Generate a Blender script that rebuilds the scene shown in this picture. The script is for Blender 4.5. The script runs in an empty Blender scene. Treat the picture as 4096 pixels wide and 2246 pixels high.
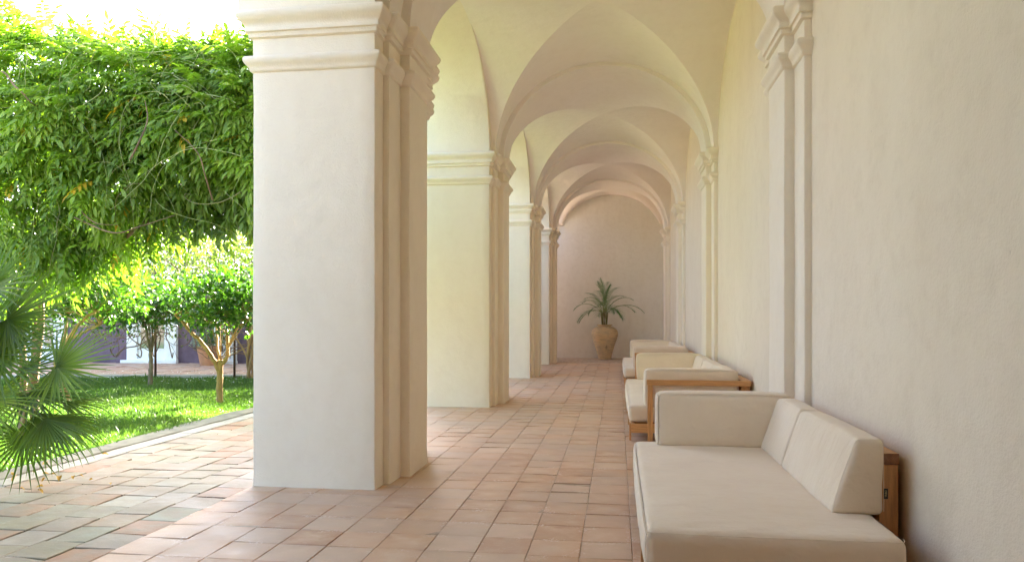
import bpy, math, random
import numpy as np
from mathutils import Vector, noise as mnoise

rng = np.random.default_rng(7)
random.seed(7)
C = bpy.context.scene.collection
PI = math.pi
R = math.radians

# ------------------------------------------------------------------ camera
TH = R(8.141)
cam_d = bpy.data.cameras.new('camera')
cam = bpy.data.objects.new('camera', cam_d); C.objects.link(cam)
cam.location = (0, 0, 1.3)
cam.rotation_euler = (R(90), 0, TH)
cam_d.lens = 25.93; cam_d.sensor_width = 36
cam_d.shift_y = 136/4096
cam_d.clip_start = 0.05; cam_d.clip_end = 1000
bpy.context.scene.camera = cam

# ------------------------------------------------------------------ light
SUN_EL, SUN_AZ = 33.0, 13.0          # azimuth measured from +Y towards +X
w = bpy.data.worlds.new('World'); bpy.context.scene.world = w; w.use_nodes = True
nt = w.node_tree
sky = nt.nodes.new('ShaderNodeTexSky'); sky.sky_type = 'NISHITA'; sky.sun_disc = False
sky.sun_elevation = R(SUN_EL); sky.sun_rotation = R(SUN_AZ); sky.dust_density = 4.0; sky.ozone_density = .4; sky.air_density = .75
bg = nt.nodes['Background']; bg.inputs['Strength'].default_value = 0.09
nt.links.new(sky.outputs[0], bg.inputs[0])
sd = bpy.data.lights.new('sun', 'SUN'); sd.energy = 5.0; sd.angle = R(0.5); sd.color = (1, .92, .78)
sun = bpy.data.objects.new('sun', sd); C.objects.link(sun)
sdir = Vector((math.sin(R(SUN_AZ))*math.cos(R(SUN_EL)), math.cos(R(SUN_AZ))*math.cos(R(SUN_EL)), math.sin(R(SUN_EL))))
sun.rotation_euler = sdir.to_track_quat('Z', 'Y').to_euler(); sun.location = (6, 12, 20)
sc = bpy.context.scene
sc.view_settings.view_transform = 'Standard'; sc.view_settings.look = 'None'
sc.view_settings.gamma = 1; sc.view_settings.exposure = 4.22
sc.cycles.max_bounces = 12; sc.cycles.diffuse_bounces = 8; sc.cycles.glossy_bounces = 3
sc.cycles.transmission_bounces = 4; sc.cycles.transparent_max_bounces = 4
sc.cycles.use_denoising = True
sc.cycles.sample_clamp_indirect = 8

# ------------------------------------------------------------------ projection helper (pixel of the 4096 px photo -> point at distance Y)
def XatY(u, Y):
    a = (u-2048)/2950; c, s = math.cos(TH), math.sin(TH)
    return Y*(a*c-s)/(c+a*s)
def ZatP(v, X, Y):
    return 1.3-(v-1259)*(-X*math.sin(TH)+Y*math.cos(TH))/2950
def uof(X, Y):
    cx = X*np.cos(TH)+Y*np.sin(TH); cz = -X*np.sin(TH)+Y*np.cos(TH)
    return 2048+2950*cx/np.maximum(cz, .01)
def at(u, v, Y):
    X = XatY(u, Y); return np.array((X, Y, ZatP(v, X, Y)))

# ------------------------------------------------------------------ object helpers
WLOC = {}
def setp(o, label=None, cat=None, group=None, kind=None):
    if label: o['label'] = label
    if cat: o['category'] = cat
    if group: o['group'] = group
    if kind: o['kind'] = kind
    return o
def empty(name, loc=(0, 0, 0), **k):
    o = bpy.data.objects.new(name, None); C.objects.link(o); o.location = loc
    o.empty_display_size = .2; WLOC[o.name] = np.array(loc, float); return setp(o, **k)
def obj(name, me, mat, parent=None, **k):
    o = bpy.data.objects.new(name, me); C.objects.link(o)
    if mat and not me.materials: me.materials.append(mat)
    if parent: o.parent = parent
    WLOC[o.name] = WLOC.get(parent.name, np.zeros(3)) if parent else np.zeros(3)
    return setp(o, **k)
def copy_tree(o, parent=None):
    c = o.copy(); C.objects.link(c)
    if parent: c.parent = parent
    for ch in list(o.children): copy_tree(ch, c)
    return c

def raw_mesh(name, V, F, smooth=False, tone=None, uv=None):
    """V (n,3); F (m,k) int array or list of such arrays; tone per vertex; uv per loop"""
    V = np.asarray(V, np.float32)
    Fs = F if isinstance(F, list) else [F]
    Fs = [np.asarray(f, np.int32) for f in Fs if len(f)]
    me = bpy.data.meshes.new(name)
    nl = sum(f.size for f in Fs); nf = sum(len(f) for f in Fs)
    me.vertices.add(len(V)); me.vertices.foreach_set('co', V.ravel())
    me.loops.add(nl); me.loops.foreach_set('vertex_index', np.concatenate([f.ravel() for f in Fs]))
    me.polygons.add(nf)
    tot = np.concatenate([np.full(len(f), f.shape[1]) for f in Fs]).astype(np.int32)
    st = np.concatenate([[0], np.cumsum(tot)[:-1]]).astype(np.int32)
    me.polygons.foreach_set('loop_start', st)
    try: me.polygons.foreach_set('loop_total', tot)
    except Exception: pass
    me.update(calc_edges=True)
    me.polygons.foreach_set('use_smooth', np.full(nf, bool(smooth)))
    if tone is not None:
        a = me.color_attributes.new('tone', 'FLOAT_COLOR', 'POINT')
        t = np.asarray(tone, np.float32)
        if t.ndim == 1: t = np.stack([t, t, t, np.ones_like(t)], 1)
        a.data.foreach_set('color', t.ravel())
    if uv is not None:
        l = me.uv_layers.new(name='UVMap'); l.data.foreach_set('uv', np.asarray(uv, np.float32).ravel())
    me.validate()
    return me

class MB:
    def __init__(s): s.v = []; s.f = {3: [], 4: []}; s.t = []; s.n = 0
    def add(s, V, F, tone=0.5):
        V = np.asarray(V, float)
        for f in (F if isinstance(F, list) and len(F) and isinstance(F[0], np.ndarray) else [np.asarray(F)]):
            if len(f): s.f[f.shape[1]].append(f+s.n)
        s.v.append(V); s.t.append(np.full(len(V), tone) if np.isscalar(tone) else tone); s.n += len(V)
    def build(s, name, mat, parent=None, smooth=False, **k):
        V = np.concatenate(s.v)
        if parent: V = V-WLOC.get(parent.name, 0)
        Fs = [np.concatenate(s.f[q]) for q in (3, 4) if s.f[q]]
        me = raw_mesh(name, V, Fs, smooth, np.concatenate(s.t))
        return obj(name, me, mat, parent, **k)

def rbox(x0, x1, y0, y1, z0, z1, r=.004, seg=1, grid=(1, 1, 1), puff=0, trap=None, wr=0, wseed=0, puffaxes=(1, 1, 1)):
    """rounded box; grid = extra subdivisions of the flat faces; trap(p)->p deforms"""
    c = np.array([(x0+x1)/2, (y0+y1)/2, (z0+z1)/2]); h = np.array([x1-x0, y1-y0, z1-z0])/2
    r = min(r, h.min()*.98)
    ax = []
    for i in range(3):
        e = [h[i]-r+r*math.sin(k/seg*PI/2) if seg > 1 else h[i]-r*(1-k/seg) for k in range(seg+1)]
        mid = np.linspace(-(h[i]-r), h[i]-r, grid[i]+1)
        ax.append(np.concatenate([[-q for q in e[:0:-1]], mid, e[1:]]))
    Vs = []; Fs = []; n = 0
    for a in range(3):
        for sg in (-1, 1):
            b, d = (a+1) % 3, (a+2) % 3
            B, D = np.meshgrid(ax[b], ax[d], indexing='ij')
            P = np.zeros(B.shape+(3,)); P[..., a] = sg*h[a]; P[..., b] = B; P[..., d] = D
            q = np.clip(P, -(h-r), h-r); dn = P-q
            nn = dn/np.maximum(np.linalg.norm(dn, axis=-1, keepdims=True), 1e-9)
            P2 = q+nn*r
            if puff:
                u = P2/h
                m = np.ones(B.shape)
                m = np.clip(1-u[..., b]**4, 0, 1)*np.clip(1-u[..., d]**4, 0, 1)
                P2 = P2+nn*(puff*puffaxes[a]*m)[..., None]
            if wr:
                flat = P2.reshape(-1, 3)
                dsp = np.array([mnoise.noise(Vector((p+c)*np.array((3.1, 2.3, 3.7))+wseed))*.7+mnoise.noise(Vector((p+c)*np.array((9, 7, 9))+wseed))*.3 for p in flat])
                P2 = P2+nn*(dsp*wr).reshape(B.shape)[..., None]
            nb, nd = B.shape
            idx = np.arange(nb*nd).reshape(nb, nd)
            f = np.stack([idx[:-1, :-1], idx[1:, :-1], idx[1:, 1:], idx[:-1, 1:]], -1).reshape(-1, 4)
            if sg < 0: f = f[:, ::-1]
            Vs.append(P2.reshape(-1, 3)); Fs.append(f+n); n += nb*nd
    V = np.concatenate(Vs); F = np.concatenate(Fs)
    key = np.round(V*20000).astype(np.int64)
    _, first, inv = np.unique(key, axis=0, return_index=True, return_inverse=True)
    inv = inv.reshape(-1); V = V[first]; F = inv[F]
    tri = []; quad = []
    ok = [len(set(f)) for f in F.tolist()]
    quad = F[np.array(ok) == 4]
    for f, k in zip(F.tolist(), ok):
        if k == 3:
            g = []
            for i in f:
                if i not in g: g.append(i)
            tri.append(g)
    V = V+c
    if trap: V = trap(V)
    out = [quad]
    if tri: out.append(np.array(tri))
    return V, out

def tube(pts, rad, n=6, cap=True):
    P = np.asarray(pts, float); k = len(P)
    rad = np.full(k, rad) if np.isscalar(rad) else np.asarray(rad, float)
    T = np.gradient(P, axis=0); T /= np.maximum(np.linalg.norm(T, axis=1, keepdims=True), 1e-9)
    up = np.array((0, 0, 1.)) if abs(T[0, 2]) < .9 else np.array((1., 0, 0))
    rows = []
    for i in range(k):
        a = np.cross(T[i], up); a /= max(np.linalg.norm(a), 1e-9); b = np.cross(a, T[i]); up = b
        ang = np.arange(n)/n*2*PI
        rows.append(P[i]+rad[i]*(np.cos(ang)[:, None]*a+np.sin(ang)[:, None]*b))
    V = np.concatenate(rows); F = []
    for i in range(k-1):
        for j in range(n):
            F.append((i*n+j, i*n+(j+1) % n, (i+1)*n+(j+1) % n, (i+1)*n+j))
    out = [np.array(F)]
    if cap:
        V = np.concatenate([V, P[:1], P[-1:]]); c0 = k*n
        out.append(np.array([(c0, (j+1) % n, j) for j in range(n)]+[(c0+1, (k-1)*n+j, (k-1)*n+(j+1) % n) for j in range(n)]))
    return V, out
def spline(pts, n=8):
    P = np.asarray(pts, float); out = []
    Q = np.concatenate([[2*P[0]-P[1]], P, [2*P[-1]-P[-2]]])
    for i in range(1, len(Q)-2):
        for t in np.linspace(0, 1, n, endpoint=False):
            out.append(.5*((2*Q[i])+(-Q[i-1]+Q[i+1])*t+(2*Q[i-1]-5*Q[i]+4*Q[i+1]-Q[i+2])*t*t+(-Q[i-1]+3*Q[i]-3*Q[i+1]+Q[i+2])*t**3))
    out.append(P[-1]); return np.array(out)
def lathe(prof, n=48, c=(0, 0, 0), wob=0):
    P = np.asarray(prof, float); k = len(P); a = np.arange(n)/n*2*PI
    rr = P[:, 0][:, None]*(1+wob*np.sin(a*2+1)[None, :])
    V = np.stack([rr*np.cos(a)[None, :], rr*np.sin(a)[None, :], np.repeat(P[:, 1][:, None], n, 1)], -1).reshape(-1, 3)+np.array(c)
    idx = np.arange(k*n).reshape(k, n); nx = np.roll(idx, -1, 1)
    return V, [np.stack([idx[:-1], nx[:-1], nx[1:], idx[1:]], -1).reshape(-1, 4)]

def frames(d, nrm):
    d = d/np.linalg.norm(d, axis=1, keepdims=True)
    s = np.cross(d, nrm); s /= np.maximum(np.linalg.norm(s, axis=1, keepdims=True), 1e-6)
    n = np.cross(s, d)
    return np.stack([s, d, n], 2)            # columns: side, along, normal
def scatter(tv, tf, pos, M, scale):
    N, k = len(pos), len(tv)
    V = np.einsum('nij,kj->nki', M, tv)*scale[:, None, None]+pos[:, None, :]
    return V.reshape(-1, 3), (tf[None]+(np.arange(N)*k)[:, None, None]).reshape(-1, tf.shape[1])
def leaf_t(wd=.3, curl=.12, fold=.10):
    v = np.array([(0, 0, 0), (-wd*.8, .3, fold), (0, .3, 0), (wd*.8, .3, fold), (-wd*.75, .65, fold*.7-curl*.4), (0, .65, -curl*.4), (wd*.75, .65, fold*.7-curl*.4), (0, 1, -curl)], float)
    f = np.array([(0, 2, 1), (0, 3, 2), (1, 2, 5), (1, 5, 4), (2, 3, 6), (2, 6, 5), (4, 5, 7), (5, 6, 7)])
    return v, f
def leaf_d(wd=.3, curl=.1, fold=.08):
    v = np.array([(0, 0, 0), (-wd, .42, fold), (0, .45, 0), (wd, .42, fold), (0, 1, -curl)], float)
    f = np.array([(0, 2, 1), (0, 3, 2), (1, 2, 4), (2, 3, 4)])
    return v, f
def rndn(n, s=1.): return rng.normal(0, s, (n, 3))

# ------------------------------------------------------------------ materials
def newmat(name):
    m = bpy.data.materials.new(name); m.use_nodes = True
    return m, m.node_tree, m.node_tree.nodes['Principled BSDF']
def N(nt, t, **k):
    n = nt.nodes.new(t)
    for a, b in k.items():
        if a in n.inputs: n.inputs[a].default_value = b
        else: setattr(n, a, b)
    return n
def noise_n(nt, scale, detail=4, rough=.55, vec=None, mapscale=None):
    n = N(nt, 'ShaderNodeTexNoise'); n.inputs['Scale'].default_value = scale; n.inputs['Detail'].default_value = detail; n.inputs['Roughness'].default_value = rough
    tc = N(nt, 'ShaderNodeTexCoord'); src = tc.outputs['Object']
    if mapscale:
        mp = N(nt, 'ShaderNodeMapping'); mp.inputs['Scale'].default_value = mapscale; nt.links.new(src, mp.inputs[0]); src = mp.outputs[0]
    nt.links.new(src, n.inputs['Vector']); return n
def ramp(nt, src, stops):
    r = N(nt, 'ShaderNodeValToRGB'); e = r.color_ramp.elements
    while len(e) < len(stops): e.new(.5)
    for i, (p, c) in enumerate(stops):
        e[i].position = p; e[i].color = (*c, 1) if len(c) == 3 else c
    nt.links.new(src, r.inputs[0]); return r
def g(v): return (v, v, v)
def mix(nt, fac, a, b, mode='MIX'):
    m = N(nt, 'ShaderNodeMix', data_type='RGBA', blend_type=mode)
    def put(s, x):
        if isinstance(x, (tuple, list)): m.inputs[s].default_value = (*x, 1)
        elif isinstance(x, (int, float)): m.inputs[s].default_value = x
        else: nt.links.new(x, m.inputs[s])
    put(0, fac); put(6, a); put(7, b); return m.outputs[2]
def bump(nt, bs, h, strength, dist=.01, prev=None):
    b = N(nt, 'ShaderNodeBump'); b.inputs['Strength'].default_value = strength; b.inputs['Distance'].default_value = dist
    nt.links.new(h, b.inputs['Height'])
    if prev: nt.links.new(prev.outputs[0], b.inputs['Normal'])
    nt.links.new(b.outputs[0], bs.inputs['Normal']); return b

def plaster(name, base, dark, light, grain=.35, blot=1.1, streak=.5, mott=.6):
    m, nt, bs = newmat(name)
    n1 = noise_n(nt, blot, 6, .62); n2 = noise_n(nt, blot*1.4, 4, .6, mapscale=(2.4, 2.4, .8)); n3 = noise_n(nt, 7, 5, .65)
    c = mix(nt, ramp(nt, n1.outputs[0], [(.35, g(0)), (.68, g(1))]).outputs[0], base, light)
    c = mix(nt, ramp(nt, n2.outputs[0], [(.45, g(0)), (.78, g(streak))]).outputs[0], c, dark)
    c = mix(nt, ramp(nt, n3.outputs[0], [(.48, g(0)), (.78, g(mott))]).outputs[0], c, dark)
    # small pits and stains
    sp = noise_n(nt, 38, 2, .5); c = mix(nt, ramp(nt, sp.outputs[0], [(.74, g(0)), (.80, g(.35))]).outputs[0], c, tuple(x*.7 for x in dark))
    nt.links.new(c, bs.inputs['Base Color']); bs.inputs['Roughness'].default_value = .88
    bs.inputs['Specular IOR Level'].default_value = .25
    f1 = noise_n(nt, 85, 3, .6); f2 = noise_n(nt, 9, 3, .5)
    b = bump(nt, bs, f2.outputs[0], .5, .014); bump(nt, bs, f1.outputs[0], grain*1.5, .007, b)
    return m
M_white = plaster('white_plaster', (.835, .735, .60), (.74, .63, .50), (.855, .765, .64), streak=.22, mott=.28)
M_vault = plaster('vault_plaster', (.84, .76, .69), (.76, .675, .60), (.86, .79, .73), grain=.2, streak=.15, mott=.35)
M_wall = plaster('beige_wall_plaster', (.76, .65, .51), (.65, .54, .41), (.79, .69, .56), grain=.32, blot=.6, streak=.3, mott=.42)
M_end = plaster('end_wall_plaster', (.78, .755, .675), (.69, .655, .57), (.81, .79, .725), grain=.3, blot=.7)
M_warm = plaster('ochre_plaster', (.50, .35, .22), (.40, .27, .17), (.56, .41, .27))  # tan of the added walls near the camera, set for warm bounce
M_roof = plaster('roof_render', (.6, .5, .4), (.4, .33, .27), (.65, .55, .45))

def tilemat(name, cols, inner, dark, white, rough, wet=False, moss=None):
    m, nt, bs = newmat(name)
    at_ = N(nt, 'ShaderNodeAttribute', attribute_name='tone')
    sep = N(nt, 'ShaderNodeSeparateColor'); nt.links.new(at_.outputs['Color'], sep.inputs[0])
    r = ramp(nt, sep.outputs[0], cols)
    uv = N(nt, 'ShaderNodeTexCoord')
    # distance to tile edge from UV
    sx = N(nt, 'ShaderNodeSeparateXYZ'); nt.links.new(uv.outputs['UV'], sx.inputs[0])
    def edge(o):
        a = N(nt, 'ShaderNodeMath', operation='SUBTRACT'); nt.links.new(o, a.inputs[0]); a.inputs[1].default_value = .5
        b = N(nt, 'ShaderNodeMath', operation='ABSOLUTE'); nt.links.new(a.outputs[0], b.inputs[0]); return b
    ex, ey = edge(sx.outputs[0]), edge(sx.outputs[1])
    mx = N(nt, 'ShaderNodeMath', operation='MAXIMUM'); nt.links.new(ex.outputs[0], mx.inputs[0]); nt.links.new(ey.outputs[0], mx.inputs[1])
    nz = noise_n(nt, 9, 5, .6); ad = N(nt, 'ShaderNodeMath', operation='MULTIPLY_ADD'); nt.links.new(nz.outputs[0], ad.inputs[0]); ad.inputs[1].default_value = .75
    nt.links.new(mx.outputs[0], ad.inputs[2])
    centre = ramp(nt, ad.outputs[0], [(.50, g(1)), (.95, g(0))])
    nb = noise_n(nt, 3.1, 4, .6, mapscale=(1, 1.6, 1))
    fac = mix(nt, 1.0, centre.outputs[0], ramp(nt, nb.outputs[0], [(.38, g(.15)), (.62, g(1))]).outputs[0], 'MULTIPLY')
    c = mix(nt, fac, r.outputs[0], inner)
    c = mix(nt, ramp(nt, ad.outputs[0], [(.80, g(0)), (.95, g(.28))]).outputs[0], c, dark)
    nw = noise_n(nt, 5, 6, .7); nw2 = noise_n(nt, 60, 4, .7)
    wm = mix(nt, 1.0, ramp(nt, nw.outputs[0], [(.52, g(0)), (.64, g(1))]).outputs[0], ramp(nt, nw2.outputs[0], [(.48, g(0)), (.62, g(1))]).outputs[0], 'MULTIPLY')
    wm = mix(nt, 1.0, wm, ramp(nt, mx.outputs[0], [(.30, g(.12)), (.48, g(.95))]).outputs[0], 'MULTIPLY')
    c = mix(nt, wm, c, white)
    if moss:
        nm = noise_n(nt, 2.6, 6, .7); c = mix(nt, ramp(nt, nm.outputs[0], [(.47, g(0)), (.70, g(.42))]).outputs[0], c, moss)
    big = noise_n(nt, 1.3, 5, .65); c = mix(nt, ramp(nt, big.outputs[0], [(.42, g(0)), (.62, g(.5))]).outputs[0], c, (inner[0]*.74, inner[1]*.76, inner[2]*.84))
    pits = noise_n(nt, 90, 2, .5); c = mix(nt, ramp(nt, pits.outputs[0], [(.70, g(0)), (.76, g(.5))]).outputs[0], c, tuple(x*.45 for x in dark))
    nt.links.new(c, bs.inputs['Base Color'])
    rr = ramp(nt, nb.outputs[0], [(.3, g(rough-.14)), (.7, g(rough+.14))]); nt.links.new(rr.outputs[0], bs.inputs['Roughness'])
    f2 = noise_n(nt, 14, 5, .6); b = bump(nt, bs, f2.outputs[0], .3 if not moss else .7, .006); bump(nt, bs, pits.outputs[0], .25, .003, b)
    return m
M_tile = tilemat('terracotta_floor', [(0, (.47, .245, .135)), (.3, (.55, .315, .18)), (.6, (.60, .37, .23)), (.85, (.54, .36, .24)), (1, (.62, .43, .30))], (.66, .47, .32), (.44, .28, .19), (.82, .72, .62), .54)
M_rough = tilemat('weathered_terrace_tile', [(0, (.35, .135, .05)), (.25, (.35, .20, .10)), (.5, (.25, .25, .15)), (.75, (.34, .22, .145)), (1, (.39, .35, .26))], (.31, .245, .165), (.16, .11, .06), (.47, .40, .31), .55, moss=(.20, .22, .14))
M_far = tilemat('far_path_tile', [(0, (.42, .2, .13)), (.5, (.5, .3, .2)), (1, (.5, .36, .27))], (.55, .38, .28), (.35, .2, .14), (.65, .55, .5), .6)
def simple(name, col, rough=.6, spec=.4, nsc=None, namp=.15, bsc=None, bstr=.3, mapscale=None, bd=.005):
    m, nt, bs = newmat(name)
    if nsc:
        n = noise_n(nt, nsc, 5, .6, mapscale=mapscale)
        lo = tuple(x*(1-namp) for x in col); hi = tuple(min(1, x*(1+namp)) for x in col)
        c = ramp(nt, n.outputs[0], [(.3, lo), (.7, hi)]); nt.links.new(c.outputs[0], bs.inputs['Base Color'])
    else: bs.inputs['Base Color'].default_value = (*col, 1)
    bs.inputs['Roughness'].default_value = rough; bs.inputs['Specular IOR Level'].default_value = spec
    if bsc:
        b = noise_n(nt, bsc, 4, .6, mapscale=mapscale); bump(nt, bs, b.outputs[0], bstr, bd)
    return m
M_grout = simple('grout', (.46, .35, .26), .95, .2, 12, .3, 60, .4)
M_soilgrout = simple('mossy_joint_sand', (.07, .06, .035), .95, .1, 15, .4, 50, .6)
M_concrete = simple('concrete_kerb', (.26, .25, .20), .9, .2, 5, .22, 45, .5)
M_pale = simple('pale_kerb_stone', (.40, .38, .33), .85, .3, 6, .15, 40, .4)
M_soil = simple('lawn_soil', (.12, .18, .04), 1, .1, 9, .4, 30, .6)
M_bounce = simple('brown_bounce_ground', (.30, .23, .15), .95, .1, 3, .12, 60, .5)  # brown of the added court, toned for warm bounce light
M_ground = simple('dry_ground', (.38, .34, .24), 1, .1, 2, .2, 20, .6)
M_tag = simple('black_label', (.012, .012, .012), .6)
M_tagtext = simple('label_lettering', (.5, .42, .2), .6)
M_iron = simple('rusty_iron', (.10, .05, .035), .7, .4, 20, .3)

def fabricmat():
    m, nt, bs = newmat('canvas_fabric')
    n = noise_n(nt, 2.5, 4, .6); c = ramp(nt, n.outputs[0], [(.3, (.76, .62, .475)), (.7, (.82, .69, .545))])
    wv = noise_n(nt, 420, 2, .5); c2 = mix(nt, ramp(nt, wv.outputs[0], [(.3, g(0)), (.7, g(.14))]).outputs[0], c.outputs[0], (.58, .48, .36))
    nt.links.new(c2, bs.inputs['Base Color']); bs.inputs['Roughness'].default_value = .92; bs.inputs['Specular IOR Level'].default_value = .15
    bs.inputs['Sheen Weight'].default_value = .15
    wr = noise_n(nt, 3.2, 3, .6, mapscale=(.8, 2.6, 1)); wr2 = noise_n(nt, 4, 4, .6, mapscale=(1.2, 1.2, 1.2))
    b = bump(nt, bs, wr.outputs[0], .5, .03); b = bump(nt, bs, wr2.outputs[0], .6, .03, b); bump(nt, bs, wv.outputs[0], .12, .001, b)
    return m
M_fab = fabricmat()
def woodmat(name, ms, col=(.62, .31, .115)):
    m, nt, bs = newmat(name)
    n = noise_n(nt, 3, 6, .7, mapscale=ms); n2 = noise_n(nt, 14, 4, .7, mapscale=ms)
    c = ramp(nt, n.outputs[0], [(.3, tuple(x*.72 for x in col)), (.5, col), (.72, tuple(min(1, x*1.25+.03) for x in col))])
    c = mix(nt, ramp(nt, n2.outputs[0], [(.45, g(0)), (.7, g(.4))]).outputs[0], c.outputs[0], tuple(x*.55 for x in col))
    nt.links.new(c, bs.inputs['Base Color']); bs.inputs['Roughness'].default_value = .48
    bump(nt, bs, n2.outputs[0], .12, .002); return m
W_x = woodmat('teak_grain_across', (1.2, 22, 22)); W_y = woodmat('teak_grain_along', (22, 1.2, 22)); W_z = woodmat('teak_grain_upright', (22, 22, 1.2))
W_end = woodmat('teak_end_grain', (8, 8, 8), (.27, .11, .04))

def leafmat(name, stops, rough=.4, trans=.45, tcol=(1.0, 1.25, .35)):
    m, nt, bs = newmat(name)
    a = N(nt, 'ShaderNodeAttribute', attribute_name='tone'); sep = N(nt, 'ShaderNodeSeparateColor'); nt.links.new(a.outputs['Color'], sep.inputs[0])
    c = ramp(nt, sep.outputs[0], stops)
    nt.links.new(c.outputs[0], bs.inputs['Base Color']); bs.inputs['Roughness'].default_value = rough
    tr = N(nt, 'ShaderNodeBsdfTranslucent'); tm = mix(nt, 1.0, c.outputs[0], tcol, 'MULTIPLY')
    nt.links.new(tm, tr.inputs[0])
    ms = N(nt, 'ShaderNodeMixShader'); ms.inputs[0].default_value = trans
    nt.links.new(bs.outputs[0], ms.inputs[1]); nt.links.new(tr.outputs[0], ms.inputs[2])
    nt.links.new(ms.outputs[0], nt.nodes['Material Output'].inputs[0]); return m
Y_ = (.60, .42, .04)
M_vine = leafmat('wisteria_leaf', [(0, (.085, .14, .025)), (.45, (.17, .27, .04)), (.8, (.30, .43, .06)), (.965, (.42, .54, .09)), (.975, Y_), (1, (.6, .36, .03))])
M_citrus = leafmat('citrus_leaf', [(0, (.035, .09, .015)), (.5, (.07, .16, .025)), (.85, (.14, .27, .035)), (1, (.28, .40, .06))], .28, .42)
M_jas = leafmat('jasmine_leaf', [(0, (.08, .12, .03)), (.5, (.15, .20, .05)), (1, (.30, .34, .09))], .5)
M_palm = leafmat('fan_palm_leaf', [(0, (.055, .10, .015)), (.5, (.115, .19, .025)), (.9, (.22, .31, .045)), (1, (.4, .38, .14))], .45, .4)
M_kentia = leafmat('potted_palm_leaf', [(0, (.04, .12, .05)), (.6, (.08, .20, .07)), (1, (.16, .27, .08))], .35, .25)
M_grass = leafmat('grass_blade', [(0, (.065, .125, .03)), (.5, (.095, .17, .04)), (1, (.17, .235, .07))], .5, .4)
M_silver = leafmat('silver_leaf', [(0, (.18, .25, .18)), (1, (.35, .42, .35))], .6, .2)
M_petal = leafmat('white_petal', [(0, (.8, .8, .78)), (1, (.85, .85, .82))], .6, .3, (1, 1, 1))
M_dry = leafmat('fallen_leaf', [(0, (.45, .2, .02)), (1, (.6, .4, .04))], .5, .3, (1, .8, .3))
M_stem = leafmat('green_shoot', [(0, (.18, .12, .06)), (.4, (.28, .32, .10)), (1, (.50, .56, .26))], .5, .1)
M_bark = simple('citrus_bark', (.30, .20, .10), .85, .2, 6, .3, 40, .6, mapscale=(3, 3, 1))
M_bark2 = simple('grey_bark', (.20, .16, .11), .9, .2, 8, .35, 40, .6, mapscale=(3, 3, 1))
M_vbark = simple('vine_bark', (.22, .15, .10), .9, .2, 8, .35, 40, .6, mapscale=(3, 3, 1))
M_orange = simple('unripe_orange', (.10, .20, .02), .4, .4, 30, .15, 120, .3, bd=.002)
M_purple = simple('purple_render', (.15, .105, .14), .9, .2, 3, .2, 60, .4)
M_frame = simple('white_painted_joinery', (.78, .78, .76), .5, .4, 8, .04)
M_tcpot = simple('terracotta_pot_clay', (.47, .24, .14), .8, .3, 5, .25, 50, .3)

def glassmat():
    m, nt, bs = newmat('window_glass'); bs.inputs['Base Color'].default_value = (.10, .14, .15, 1); bs.inputs['Roughness'].default_value = .06
    bs.inputs['Specular IOR Level'].default_value = .8; return m
M_glass = glassmat()
def jarmat():
    m, nt, bs = newmat('aged_jar_clay')
    n = noise_n(nt, 3.2, 6, .65); n2 = noise_n(nt, 26, 3, .6, mapscale=(.25, .25, 1)); n3 = noise_n(nt, 5, 3, .5, mapscale=(2, 2, .5))
    c = ramp(nt, n.outputs[0], [(.3, (.46, .36, .24)), (.5, (.62, .45, .26)), (.7, (.68, .47, .25))])
    c = mix(nt, ramp(nt, n2.outputs[0], [(.5, g(0)), (.7, g(.45))]).outputs[0], c.outputs[0], (.28, .22, .17))
    c = mix(nt, ramp(nt, n3.outputs[0], [(.62, g(0)), (.72, g(.7))]).outputs[0], c, (.17, .13, .10))
    nt.links.new(c, bs.inputs['Base Color']); bs.inputs['Roughness'].default_value = .75
    bump(nt, bs, n2.outputs[0], .5, .01); return m
M_jar = jarmat()

# ================================================================== SETTING
def sheet(name, x0, x1, y0, y1, z, mat, nx=1, ny=1, **k):
    xs = np.linspace(x0, x1, nx+1); ys = np.linspace(y0, y1, ny+1)
    X, Yg = np.meshgrid(xs, ys, indexing='ij'); V = np.stack([X, Yg, np.full_like(X, z)], -1).reshape(-1, 3)
    idx = np.arange(len(V)).reshape(nx+1, ny+1)
    F = np.stack([idx[:-1, :-1], idx[1:, :-1], idx[1:, 1:], idx[:-1, 1:]], -1).reshape(-1, 4)
    return obj(name, raw_mesh(name, V, F), mat, kind='structure', **k)
sheet('ground', -300, 300, -300, 300, -.10, M_ground)

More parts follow.
